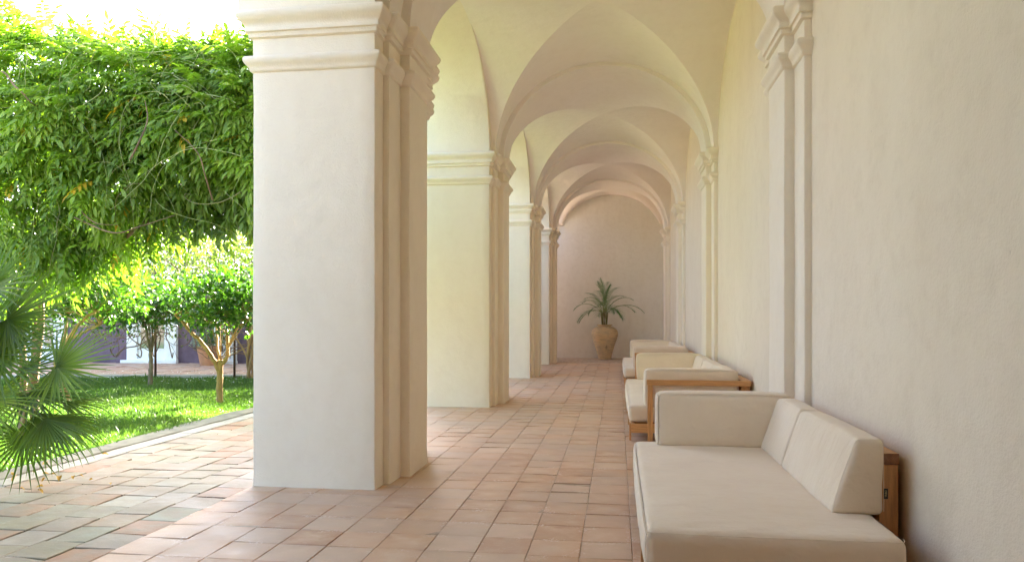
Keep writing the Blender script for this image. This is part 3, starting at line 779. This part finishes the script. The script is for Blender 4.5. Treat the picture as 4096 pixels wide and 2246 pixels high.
fr = [(-.6, -.2, 1.3, .8, 1.5), (.55, -.3, 1.3, .85, 1.4), (-.15, -.7, 1.2, .75, 1.8), (.9, .3, .9, .95, 1.5), (-.8, -.1, .9, .9, 1.6), (-.9, -.6, 1.0, .7, 1.9), (.75, -.65, .9, .75, 1.9), (-.1, -.6, 1.6, .9, 1.3), (-.35, -.2, 2.0, .95, .8), (.3, -.1, 1.9, .85, .9), (-1, -.3, .62, .95, 1.7), (-.95, .2, .35, .9, 1.5), (-.6, -.5, 1.2, .85, 1.5), (-.2, .1, 1.8, 1.05, .9), (.15, -.4, 1.7, 1.0, 1.1), (.6, .1, 1.1, 1.0, 1.5), (1, -.1, .75, 1.15, 1.3), (.85, -.5, .5, .8, 1.7), (.1, -1, 1.1, .85, 1.8), (.35, .35, 1.6, .9, 1.2), (-.45, .4, 1.5, .9, 1.3), (-.3, -.8, .8, .8, 1.9), (.5, -.8, 1., .75, 1.8)]
for i, (dx, dy, dz, L, dr) in enumerate(fr):
    bx, by = JX+.07*math.cos(i*2.4), JY+.07*math.sin(i*2.4)
    top = np.array((bx+dx*.05, by+dy*.05, 1.36+.07*rng.random()))
    V, F = tube(np.linspace((bx, by, .93), top, 5), np.linspace(.014, .009, 5), 6); ms.add(V, F, rng.random()*.3)
    pinnate(ms, ml, top, (dx, dy, dz), L*.95, dr*.72, 18, .34, .006, .6, .35)
ms.build('stems', M_stem, pp, True); ml.build('fronds', M_kentia, pp)

# ================================================================== TREES
def tree(name, base, limbs, crown, nleaf, lsize, bark, leaf, label, group=None, cat='tree', fruit=(), young=.15, radf=1., seed=0):
    """limbs: list of (points, r0, r1); crown: list of ellipsoids (c, r)"""
    t = empty(name, base, label=label, cat=cat, group=group)
    mb = MB()
    for i, (pts, r0, r1) in enumerate(limbs):
        q = spline(pts, 6); q[1:-1] += rng.normal(0, .004, (len(q)-2, 3)); V, F = tube(q, np.linspace(r0, r1, len(q))*radf*(1+.06*np.sin(np.arange(len(q))*1.7)), 9)
        mb.add(V, F)
    # twigs into the crown
    ends = [np.array(l[0][-1]) for l in limbs]; cc = [np.array(c) for c, r in crown]
    for i in range(46):
        e = ends[i % len(ends)]; c, r = crown[rng.integers(len(crown))]
        tgt = np.array(c)+rng.normal(0, .4, 3)*np.array(r); mid = (e+tgt)/2+rng.normal(0, .05, 3)
        V, F = tube(spline([e, mid, tgt], 4), np.linspace(.007, .002, 9), 5); mb.add(V, F)
    mb.build('trunk', bark, t, True)
    w_ = np.array([np.prod(r) for c, r in crown]); w_ = w_/w_.sum(); ids = rng.choice(len(crown), nleaf//4, p=w_)
    pos = []; nr = []
    for k in ids:
        c, r = crown[k]; d = rng.normal(0, 1, 3); d /= np.linalg.norm(d); rad = rng.random()**.38
        s = 1+.42*mnoise.noise(Vector(d*2.3+np.array(c)*3)); p = np.array(c)+d*np.array(r)*rad*s
        if mnoise.noise(Vector(p*3.3)) < -.28: continue
        if rng.random() < .04: p = p+np.array((0, 0, .22*rng.random()))
        for q in range(4):
            pos.append(p+rng.normal(0, lsize*.55, 3)); nr.append(d)
    pos = np.array(pos); nr = np.array(nr); n = len(pos)
    d = nr*.5+rndn(n, .6)+np.array((0, 0, .25)); nrm = rndn(n, .5)+np.array((0, 0, 1.))
    tv, tf = leaf_t(.27); sc_ = lsize*(.65+.6*rng.random(n)); V, F = scatter(tv, tf, pos, frames(d, nrm), sc_)
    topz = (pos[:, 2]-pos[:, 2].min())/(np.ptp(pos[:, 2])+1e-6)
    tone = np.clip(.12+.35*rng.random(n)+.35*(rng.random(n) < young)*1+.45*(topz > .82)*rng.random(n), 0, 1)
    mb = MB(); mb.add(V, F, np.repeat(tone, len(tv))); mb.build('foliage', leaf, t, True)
    for f in fruit:
        V, F = lathe([(0.0001, -.036), (.02, -.030), (.034, -.014), (.038, 0), (.034, .015), (.02, .031), (.0001, .036)], 14, f); m2 = MB(); m2.add(V, F); m2.build('orange', M_orange, t, True)
    return t
k = 4096/2576
def D(a, b, Y): return at(a*k, b*k, Y)
g0 = -.045
T1 = np.array((-5.90, 10.32, g0))
def P3(*l): return [np.array(q) for q in l]
f1 = D(553, 930, 10.32)
tree('orange_tree', T1, [
    (P3(T1, T1+(0, 0, .3), D(553, 935, 10.32), D(555, 905, 10.3)), .050, .043),
    (P3(D(550, 930, 10.3), D(535, 900, 10.25), D(508, 862, 10.2), D(478, 832, 10.1), D(462, 812, 10.0), D(440, 790, 9.9)), .036, .018),
    (P3(D(478, 832, 10.1), D(470, 815, 10.2), D(476, 795, 10.3)), .018, .010),
    (P3(D(556, 915, 10.3), D(570, 900, 10.3), D(573, 870, 10.35), D(572, 835, 10.4), D(580, 800, 10.45), D(583, 770, 10.5)), .034, .014),
    (P3(D(573, 870, 10.35), D(585, 850, 10.3), D(600, 822, 10.2), D(625, 805, 10.1)), .020, .012),
    (P3(D(556, 925, 10.3), D(548, 870, 10.5), D(545, 820, 10.7), D(540, 790, 10.8)), .024, .010),
    (P3(D(583, 790, 10.45), D(605, 775, 10.4), D(640, 780, 10.3)), .014, .009),
    (P3(D(572, 840, 10.4), D(540, 815, 10.3), D(505, 800, 10.2)), .012, .007)],
    [((-6.15, 10.3, 1.55), (.62, .55, .40)), ((-5.45, 10.3, 1.52), (.62, .55, .42)), ((-4.9, 10.4, 1.45), (.5, .5, .38)), ((-5.7, 9.95, 1.35), (.5, .35, .28)), ((-5.75, 10.5, 1.72), (.6, .5, .25))],
    4600, .092, M_bark, M_citrus, 'orange tree with smooth forked tan trunk on the lawn beside the nearest pier', 'orange trees on the lawn',
    fruit=[tuple(at(700*1.0+285, 1224, 9.9)), ], young=.22)
T2 = np.array((-8.76, 12.86, g0))
tree('orange_tree', T2, [
    (P3(T2, T2+(.01, 0, .35), D(380, 885, 12.86)), .045, .036),
    (P3(D(380, 885, 12.86), D(372, 850, 12.8), D(366, 820, 12.7), D(352, 790, 12.6)), .028, .012),
    (P3(D(380, 885, 12.86), D(388, 850, 12.9), D(393, 825, 12.9), D(410, 800, 12.8), D(425, 785, 12.7)), .028, .012),
    (P3(D(383, 860, 12.86), D(384, 820, 13.0), D(380, 790, 13.1)), .02, .01)],
    [((-9.2, 12.7, 1.50), (.75, .6, .42)), ((-8.3, 12.7, 1.50), (.7, .6, .45)), ((-8.8, 12.4, 1.35), (.6, .5, .35)), ((-8.8, 12.9, 1.78), (.7, .6, .28)), ((-7.7, 12.9, 1.4), (.5, .5, .35))],
    5200, .095, M_bark2, M_citrus, 'orange tree with dark thin trunk and green fruit, in front of the glazed white door', 'orange trees on the lawn',
    fruit=[tuple(at(585, 1262, 12.0)), tuple(at(606, 1283, 11.9))])
T3 = np.array((-8.3, 10.2, g0))
tree('orange_tree', T3, [
    (P3(T3, at(225, 1450, 10.1), at(262, 1370, 10.0), at(330, 1280, 9.9), at(395, 1240, 9.8)), .05, .015),
    (P3(at(240, 1410, 10.1), at(262, 1330, 10.2), at(268, 1260, 10.3)), .03, .012),
    (P3(at(262, 1370, 10.0), at(330, 1330, 9.8), at(400, 1300, 9.7)), .025, .01)],
    [((-8.0, 10.1, 1.65), (.75, .6, .42)), ((-7.3, 10.0, 1.62), (.55, .5, .40)), ((-8.7, 10.2, 1.6), (.6, .6, .45)), ((-8.0, 10.2, 2.0), (.7, .6, .3))],
    5000, .098, M_bark, M_citrus, 'orange tree with slanting trunk half hidden behind the fan palm leaves', 'orange trees on the lawn', young=.4)
T4 = np.array((-11.6, 12.4, g0))
tree('garden_tree', T4, [(P3(T4, T4+(.05, 0, .6), T4+(-.1, .1, 1.3)), .06, .035), (P3(T4+(.05, 0, .6), T4+(.4, 0, 1.2), T4+(.8, .1, 1.7)), .035, .015)],
    [((-11.4, 12.3, 1.9), (1.3, 1.0, .8)), ((-10.4, 12.4, 2.1), (.9, .8, .6)), ((-12.4, 12.2, 1.5), (.9, .8, .7))],
    6500, .10, M_bark2, M_citrus, 'bright sunlit bushy tree beyond the lawn, seen under the vine at far left', young=.7)

# jasmine over the posts in front of the purple house
def jasmine():
    t = empty('jasmine_vine', (-7.58, 14.4, 0), label='white flowered jasmine spreading overhead in front of the purple house, on twisted trunks', cat='climbing plant')
    mb = MB()
    for s in range(3):
        a = s*2.1; pts = []
        for z in np.linspace(g0, 2.1, 12): pts.append((-7.56+.05*math.cos(z*4+a)+(.0 if z < 1.1 else (z-1.1)*(.25 if s else -.5)), 14.4+.05*math.sin(z*4+a), z))
        V, F = tube(spline(pts, 4), .024+.006*s, 7); mb.add(V, F)
    V, F = tube(spline([(-7.6, 14.4, .35), (-7.72, 14.4, .6), (-8.0, 14.4, .95), (-8.3, 14.4, 1.02)], 6), .02, 7); mb.add(V, F)
    mb.build('trunk', M_bark, t, True)
    # bare twining runners
    mb = MB()
    for i in range(150):
        x = -11.5+4.3*rng.random(); y = 14.35+.5*rng.random(); z = .45+rng.random()**.7*1.6; p = np.array((x, y, z)); d = rng.normal(0, 1, 3)*np.array((1, .3, .55)); d /= np.linalg.norm(d); pts = [p]
        for j in range(10):
            d = d+rng.normal(0, .35, 3)*np.array((1, .3, .8)); d /= np.linalg.norm(d); q = pts[-1]+d*.12
            if q[2] < .35: d[2] = abs(d[2]); q = pts[-1]+d*.12
            pts.append(q)
        V, F = tube(spline(pts, 3), .005+.008*rng.random()**2, 4, False); mb.add(V, F, rng.random()*.3)
    mb.build('runners', M_vbark, t, True, kind='stuff')
    n = 38000
    X = -14+10.6*rng.random(n); Y = 14.2+1.7*rng.random(n)**1.4; tz = rng.random(n)
    top = 3.12+.12*np.sin(X*1.7)+.08*np.sin(X*4.1+Y)-.02*(X+9); bot = 1.95+.14*np.sin(X*2.3)+.08*np.sin(X*6)
    Z = bot+(top-bot)*tz; fringe = rng.random(n) < .14; Z = np.where(fringe, bot-1.15*rng.random(n)**1.6, Z)
    pos = np.column_stack([X, Y, Z]); tv, tf = leaf_d(.28)
    V, F = scatter(tv, tf, pos, frames(rndn(n)+np.array((0, -.5, .1)), rndn(n, .6)+np.array((0, -.4, .8))), .05+.035*rng.random(n))
    mb = MB(); mb.add(V, F, np.repeat(np.clip(rng.random(n)*.8+.3*(tz > .7), 0, 1), 5)); mb.build('foliage', M_jas, t)
    n = 1000; X = -12.5+7.5*rng.random(n); Y = 14.12+.12*rng.random(n); Z = 1.95+1.2*rng.random(n)
    pos = np.repeat(np.column_stack([X, Y, Z]), 5, 0); ang = np.tile(np.arange(5)*2*PI/5, n)+np.repeat(rng.random(n)*6, 5)
    d = np.column_stack([np.cos(ang), np.full(5*n, -.15), np.sin(ang)]); tv, tf = leaf_d(.32, .0, .0)
    V, F = scatter(tv, tf, pos, frames(d, np.tile((0, -1., .2), (5*n, 1))), np.full(5*n, .022))
    mb = MB(); mb.add(V, F, .5); mb.build('flowers', M_petal, t, kind='stuff')
jasmine()
for i, (x, y, lab) in enumerate(((-9.53, 14.16, 'thin rusty iron post rising beside the dark trunked orange tree'), (-7.97, 14.52, 'thin rusty iron post beside the twisted jasmine trunk'))):
    mb = MB(); V, F = tube([(x, y, -.06), (x, y, 1.2), (x, y, 2.6)], .024, 10); mb.add(V, F); o = mb.build('iron_post', M_iron, None, True, label=lab, cat='post', group='iron posts carrying the jasmine')
# fallen petals
n = 330; X = -13+6*rng.random(n); Y = 12.8+2.6*rng.random(n)+.14*(X+10); Z = np.where(Y > edgeY(X), .045, .0)
d = np.column_stack([rndn(n)[:, 0], rndn(n)[:, 1], .3*np.abs(rndn(n)[:, 2])])
pos = np.column_stack([X, Y, Z]); tv, tf = leaf_d(.35, 0, .1); V, F = scatter(tv, tf, pos, frames(d, np.tile((0, 0, 1.), (n, 1))+rndn(n, .3)), .022+.02*rng.random(n))
mb = MB(); mb.add(V, F, .5); mb.build('fallen_petals', M_petal, None, label='white jasmine petals scattered over the far path and lawn edge', cat='petals', kind='stuff')

# ================================================================== PURPLE HOUSE
hs = empty('purple_house', (-11, 18.2, 0), label='low purple rendered house with white framed glazed doors across the lawn', cat='house')
WY = 18.0
def hb(name, x0, x1, y0, y1, z0, z1, mat, parent=hs, r=.006):
    V, F = rbox(x0, x1, y0, y1, z0, z1, r); mb = MB(); mb.add(V, F); return mb.build(name, mat, parent)
hb('wall', -24, -3.45, WY, WY+4, 0, 3.75, M_purple)
hb('roof', -24.2, -3.4, WY-.15, WY+4.1, 3.754, 3.87, M_roof)
def door(x0, x1):
    s = .30
    d = hb('door', x0+s, x1-s, WY-.045, WY+.003-.004, .12, 2.45, M_frame)
    hb('surround', x0, x0+s-.002, WY-.10, WY-.002, .06, 2.75, M_frame, d); hb('surround', x1-s+.002, x1, WY-.10, WY-.002, .06, 2.75, M_frame, d); hb('lintel', x0+s-.001, x1-s+.001, WY-.098, WY-.003, 2.46, 2.75, M_frame, d)
    hb('sill', x0-.10, x1+.07, WY-.22, WY-.104, .035, .115, M_frame, d); hb('threshold', x0+s, x1-s, WY-.104, WY-.046, .04, .15, M_frame, d)
    xm = (x0+x1)/2
    for a, b in ((x0+s+.08, xm-.07), (xm+.07, x1-s-.08)):
        hb('glass_pane', a, b, WY-.052, WY-.046, .42, 2.30, M_glass, d, .001)
        hb('glazing_bead', a-.02, b+.02, WY-.060, WY-.0525, .39, .415, M_frame, d, .001)
        for q in (1.05, 1.68): hb('glazing_bar', a, b, WY-.062, WY-.0525, q, q+.03, M_frame, d, .001)
    return d
door(-12.88, -11.46); door(-16.1, -14.7); door(-11.25+.0+.85, -9.80)
# terracotta pot with plants in front of the second door
tp = empty('terracotta_pot', (-10.17, 17.30, .035), label='large ribbed terracotta pot standing on the far path by the purple wall', cat='pot')
prof = [(0, .036), (.215, .036), (.22, .06), (.245, .20), (.272, .34), (.278, .352), (.284, .36), (.284, .38), (.276, .39), (.292, .44), (.296, .45), (.312, .455), (.318, .47), (.318, .51), (.305, .522), (.28, .52), (.27, .48), (0, .47)]
V, F = lathe(prof, 40, (-10.17, 17.30, 0)); mb = MB(); mb.add(V, F); mb.build('pot_body', M_tcpot, tp); 
ps = empty('potted_shrub', (-10.17, 17.3, .48), label='silvery and green bushy shrub growing in the terracotta pot', cat='shrub')
n = 900; a = rng.random(n)*2*PI; rr = .32*np.sqrt(rng.random(n)); pos = np.column_stack([-10.17+rr*np.cos(a), 17.3+rr*np.sin(a), .5+.42*rng.random(n)*(1-.4*rr/.32)])
tv, tf = leaf_d(.2); V, F = scatter(tv, tf, pos[:450]-np.array((.15, 0, .0)), frames(rndn(450)+np.array((0, 0, .6)), rndn(450)), .04+.04*rng.random(450)); mb = MB(); mb.add(V, F, np.repeat(rng.random(450), 5)); mb.build('silver_foliage', M_silver, ps)
V, F = scatter(tv, tf, pos[450:]+np.array((.1, 0, .05)), frames(rndn(450)+np.array((0, 0, .6)), rndn(450)), .05+.05*rng.random(450)); mb = MB(); mb.add(V, F, np.repeat(rng.random(450)*.6, 5)); mb.build('green_foliage', M_citrus, ps)

# ================================================================== WISTERIA VINE
def vine():
    t = empty('wisteria_vine', (-6.3, 7.3, 0), label='huge dense vine with feathery leaves hanging over the lawn left of the nearest pier', cat='climbing plant')
    def top(x): return np.interp(x, [-9, -6.6, -6.0, -5.5, -5.0, -4.3, -3.6, -3.0], [4.75, 4.55, 4.33, 4.15, 4.04, 4.02, 3.98, 3.85])
    def bot(x): return np.interp(x, [-9, -6.6, -6.0, -5.5, -5.1, -4.7, -4.3, -3.8, -3.4, -3.0], [1.7, 1.75, 1.85, 2.0, 2.2, 2.42, 2.5, 2.52, 2.42, 2.4])
    # compound leaf template: rachis along +y, leaflets in pairs
    lv, lf = leaf_t(.23, .22, .06); TV = []; TF = []; q = 0
    def add(p, ang, sc, dz):
        nonlocal q
        c, s = math.cos(ang), math.sin(ang); v = lv.copy()*sc; v[:, 2] -= (v[:, 1]**2)*1.6+dz*v[:, 1]
        vv = np.column_stack([v[:, 0]*c+v[:, 1]*s, -v[:, 0]*s+v[:, 1]*c, v[:, 2]])+p
        TV.append(vv); TF.append(lf+q); q += len(lv)
    for i in range(5):
        y = .05+.046*i; z = -1.4*y*y
        for sg in (-1, 1): add(np.array((0, y+.006*sg, z)), sg*R(66-5*i), .068+.014*math.sin(i/4*PI), .35)
    add(np.array((0, .275, -1.4*.275**2)), 0, .085, .5)
    TVa, TFa = np.concatenate(TV), np.concatenate(TF)
    rv = np.array([(-.002, 0, 0), (.002, 0, 0), (-.002, .14, -.027), (.002, .14, -.027), (-.001, .28, -.11), (.001, .28, -.11)]); rf = np.array([(0, 1, 3), (0, 3, 2), (2, 3, 5), (2, 5, 4)])
    TFa = np.concatenate([TFa, rf+len(TVa)]); TVa = np.concatenate([TVa, rv])
    n = 9600
    X = -10.4+7.4*rng.random(n); tz = rng.random(n); tp_, bt = top(X), bot(X); Z = bt+(tp_-bt)*tz
    dep = rng.random(n)**1.6
    bul = np.array([mnoise.noise(Vector((x*1.25, z*1.35, 3.3)))+.5*mnoise.noise(Vector((x*3.1, z*3.1, 8.3))) for x, z in zip(X, Z)])
    edge = np.sqrt(np.clip(1-np.abs(2*tz-1)**3.0, 0, 1))
    Y = 7.25-(.62*edge)-.30*bul*edge+.70*dep*edge
    # edges: ragged outline
    Z = Z+np.where(tz > .93, rng.normal(0, .06, n), 0)-np.where(tz < .10, .28*rng.random(n)**2, 0)
    pos = np.column_stack([X, Y, Z])
    front = dep < .45
    d = np.column_stack([rng.normal(0, .7, n), np.where(front, -.75, rng.normal(0, .7, n)), rng.normal(-.25, .45, n)+.7*(tz > .85)-.8*(tz < .2)])
    nrm = np.column_stack([rng.normal(0, .35, n), -.45+rng.normal(0, .3, n), np.full(n, .9)])
    V, F = scatter(TVa, TFa, pos, frames(d, nrm), .85+.45*rng.random(n))
    V += rng.normal(0, .0025, V.shape)
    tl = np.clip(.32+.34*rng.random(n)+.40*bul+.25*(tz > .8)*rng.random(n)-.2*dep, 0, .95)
    yl = rng.random(n) < .008; tl = np.where(yl, .985+.015*rng.random(n), tl)
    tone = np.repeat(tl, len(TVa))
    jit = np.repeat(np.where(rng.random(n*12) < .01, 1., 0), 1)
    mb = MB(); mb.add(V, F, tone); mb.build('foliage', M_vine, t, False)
    # twining shoots
    mb = MB()
    for i in range(80):
        x = -6.8+3.6*rng.random() if i < 45 else rng.normal(-4.65, .55); z = (2.4+1.6*rng.random()) if i < 90 else rng.normal(3.35, .35)
        z = min(z, top(x)+.02); b_ = mnoise.noise(Vector((x*1.25, z*1.35, 3.3))); p = np.array((x, 6.46-.3*b_, z)); a = rng.random()*2*PI; cur = rng.normal(0, .16); L = 8+int(10*rng.random()); pts = [p]
        for j in range(L):
            cur += rng.normal(0, .09); cur *= .92; a += cur; st = .07
            q2 = pts[-1]+np.array((math.cos(a)*st, rng.normal(0, .012), math.sin(a)*st*.8-.004*j))
            if q2[2] > top(q2[0])+.10: a = -a; 
            if q2[0] > -3.3: break
            q2[1] = max(6.12, min(6.7, q2[1])); pts.append(q2)
        if len(pts) < 4: continue
        V, F = tube(spline(pts, 3), np.linspace(.0042*(.4+rng.random()), .0012, (len(pts)-1)*3+1), 4, False); mb.add(V, F, float(np.clip(rng.normal(.65, .25), .1, 1)))
    # sprigs rising above the top
    for i in range(26):
        x = -7+3.8*rng.random(); p = np.array((x, 6.8+.4*rng.random(), top(x)-.1)); pts = [p+np.array((.15*rng.normal()*s_, 0, s_*(.2+.3*rng.random()))) for s_ in (0, .4, .7, 1)]
        V, F = tube(spline(pts, 3), .002, 4, False); mb.add(V, F, .5)
    mb.build('shoots', M_stem, t, True, kind='stuff')
    mb = MB()
    for pts, r in (([(-6.35, 7.3, g0), (-6.32, 7.25, .6), (-6.2, 7.2, 1.2), at(170, 1060, 7.1), at(300, 1000, 7.0), at(480, 960, 6.95), (-4.3, 7.0, 2.6)], .05),
                   ([(-6.6, 7.4, g0), (-6.5, 7.3, .8), at(60, 1150, 7.1), at(90, 1000, 7.0), (-5.9, 7.1, 2.8)], .045), ([(-6.45, 7.2, g0), (-6.3, 7.2, .7), at(150, 1150, 7.2), at(220, 1040, 7.0), at(190, 950, 6.9)], .03),
                   ([at(-60, 440, 6.3), at(0, 500-210, 6.25), at(60, 345, 6.2), at(90, 372, 6.2), at(125, 410, 6.25), at(160, 430, 6.5)], .011),
                   ([at(300, 870, 6.6), at(450, 930, 6.4), at(560, 905, 6.5), at(700, 860, 6.6)], .009), ([at(310, 830, 6.5), at(380, 890, 6.35), at(470, 900, 6.4)], .007),
                   ([at(850, 800, 6.35), at(820, 700, 6.2), at(790, 610, 6.2), at(700, 520, 6.3)], .008), ([at(520, 640, 6.2), at(560, 560, 6.15), at(590, 480, 6.2), at(580, 400, 6.3)], .01)):
        q3 = spline(pts, 6); V, F = tube(q3, np.linspace(r, r*.4, len(q3)), 7); mb.add(V, F)
    mb.build('trunk', M_vbark, t, True)
vine()

# added hedge, out of view left of the camera, shading near pier and wall
def hedge():
    t = empty('added_shade_hedge', (-6.9, -.6, 0), label='added unseen tall green hedge along the kerb, shading the nearest pier and wall', cat='hedge')
    mb = MB()
    for y in np.arange(-4.6, 3.6, 1.1): V, F = tube(spline([(-6.9, y, g0), (-6.85+.1*rng.normal(), y, 1.5), (-6.9, y+.1*rng.normal(), 3.4)], 4), .05, 7); mb.add(V, F)
    mb.build('trunk', M_bark2, t, True)
    n = 15000; X = -7.7+1.6*rng.random(n); Y = -5+8.7*rng.random(n); Z = .05+3.9*rng.random(n)
    tv, tf = leaf_d(.32); V, F = scatter(tv, tf, np.column_stack([X, Y, Z]), frames(rndn(n)+np.array((.3, 0, .2)), rndn(n)+np.array((.3, 0, .8))), .12+.06*rng.random(n))
    mb = MB(); mb.add(V, F, np.repeat(rng.random(n)*.7, 5)); mb.build('foliage', M_citrus, t)
hedge()

# ================================================================== FAN PALM
def fan_palm():
    t = empty('fan_palm', (-5.35, 5.15, g0), label='big fan palm with spiky pleated leaves reaching over the tiles at the left edge', cat='palm')
    root = np.array((-5.35, 5.15, .55))
    mb = MB(); V, F = tube([(-5.38, 5.15, g0-.03), (-5.36, 5.15, .3), root], [.16, .15, .10], 12); mb.add(V, F); mb.build('trunk', M_bark2, t, True)
    def frond(hub, axis, nrm, spread, rad, n, droop, tone, split=.3):
        hub = np.array(hub, float); a = np.array(axis, float); a /= np.linalg.norm(a); nn = np.array(nrm, float); nn -= a*np.dot(nn, a); nn /= np.linalg.norm(nn); s = np.cross(a, nn)
        mb = MB()
        for i in range(n):
            ph = R(spread)*(i/(n-1)-.5); d = a*math.cos(ph)+s*math.sin(ph); e = np.cross(nn, d)
            L = rad*(.80+.2*math.cos(ph*.6))*(.92+.14*rng.random()); m = 7; w0 = .0100*(rad/.5)
            p = hub.copy(); pts = [p]; dd = d+nn*rng.normal(.02, .03); dr = droop*(.7+.6*rng.random())
            for j in range(m):
                dd = dd+np.array((0, 0, -dr*(j/m)**2*.55)); dd /= np.linalg.norm(dd); pts.append(pts[-1]+dd*L/m)
            pts = np.array(pts); wdt = np.array([.25, .75, 1.05, 1.0, .85, .62, .36, .02])*w0
            fold = nn*.55
            Lf = pts-e*wdt[:, None]; Rt = pts+e*wdt[:, None]; mid = pts-fold*wdt[:, None]
            Vv = np.concatenate([Lf, mid, Rt]); k8 = m+1
            Ff = np.array([(j, j+1, k8+j+1, k8+j) for j in range(m)]+[(k8+j, k8+j+1, 2*k8+j+1, 2*k8+j) for j in range(m)])
            mb.add(Vv, Ff, float(np.clip(tone+rng.normal(0, .07), 0, 1)))
        f = mb.build('frond', M_palm, t)
        mid = (root+hub)/2+np.array((0, 0, .10)); mb = MB(); V, F = tube(spline([root, mid, hub], 6), np.linspace(.013, .007, 13), 6); mb.add(V, F, .7); mb.build('leaf_stalk', M_palm, f, True)
    H = lambda u, v, Y: at(u, v, Y)
    frond(H(97, 1749, 4.85), (.35, -.1, -1), (.35, -.9, .25), 290, .40, 30, .15, .10)
    frond(H(28, 1276, 4.9), (1, -.1, -.25), (.1, -.85, .55), 250, .56, 36, .12, .55)
    frond(H(226, 1467, 4.95), (1, .05, .12), (-.1, -.8, .6), 230, .50, 34, .12, .60)
    frond(H(-30, 1421, 4.75), (.9, -.2, -.35), (.15, -.75, .65), 240, .58, 34, .25, .50)
    frond(H(-40, 1150, 5.0), (.9, -.1, .35), (-.2, -.8, .5), 230, .55, 32, .15, .48)
    frond(H(10, 1372, 5.2), (1, .1, .10), (0, -.5, .9), 200, .50, 28, .15, .35)
    frond(H(113, 1574, 5.0), (1, -.05, -.25), (0, -.35, .95), 220, .50, 32, .35, .15)
    frond(H(178, 1672, 4.8), (.85, -.1, -.55), (.3, -.4, .85), 130, .50, 26, .9, .40)
    frond(H(150, 1650, 4.9), (.75, -.35, -.6), (.5, -.5, .7), 110, .48, 22, .8, .62)
    frond(H(250, 1610, 5.1), (1, .1, -.1), (.1, -.3, 1), 90, .42, 18, .8, .65)
    frond(H(-70, 1330, 4.7), (.7, -.4, .3), (-.3, -.7, .6), 250, .5, 30, .15, .42)
    frond(H(-60, 1600, 4.6), (.8, -.3, -.6), (.3, -.7, .5), 200, .45, 28, .4, .75)
    frond(H(90, 1480, 5.3), (.9, .2, .35), (-.3, -.5, .8), 210, .52, 30, .15, .30)
    frond(H(-120, 1250, 5.3), (.5, .1, .9), (0, -.9, .3), 260, .55, 32, .15, .35)
fan_palm()

# fallen leaves on the tiles
tv, tf = leaf_t(.36, .3, .22)
pts = [(52, 1903), (88, 1963), (57, 1925), (176, 1925), (185, 1903), (236, 1922), (215, 1903), (137, 1895), (157, 1955), (362, 1923), (325, 1909), (440, 1942), (423, 1825), (62, 1915), (295, 1916), (160, 1975), (20, 1862), (180, 1862)]
lm = None
for i, (u, v) in enumerate(pts):
    cz = 2950*1.31/(v-1259); cx = (u-2048)/2950*cz; X = cx*math.cos(TH)-cz*math.sin(TH); Y = cx*math.sin(TH)+cz*math.cos(TH)
    if lm is None:
        vv = tv*.05; vv[:, 1] -= .025; vv[:, 2] += .002-vv[:, 2].min(); lm = raw_mesh('fallen_leaf', vv, tf, True, np.full(len(tv), .6))
    o = obj('fallen_leaf', lm, M_dry, None, label='small curled yellow leaf lying on the terrace tiles under the fan palm', cat='leaf', group='fallen leaves on the terrace tiles')
    o.location = (X, Y, -.002); o.rotation_euler = (rng.normal(0, .2), rng.normal(0, .2), rng.random()*6); s_ = .6+.7*rng.random(); o.scale = (s_, s_, s_)
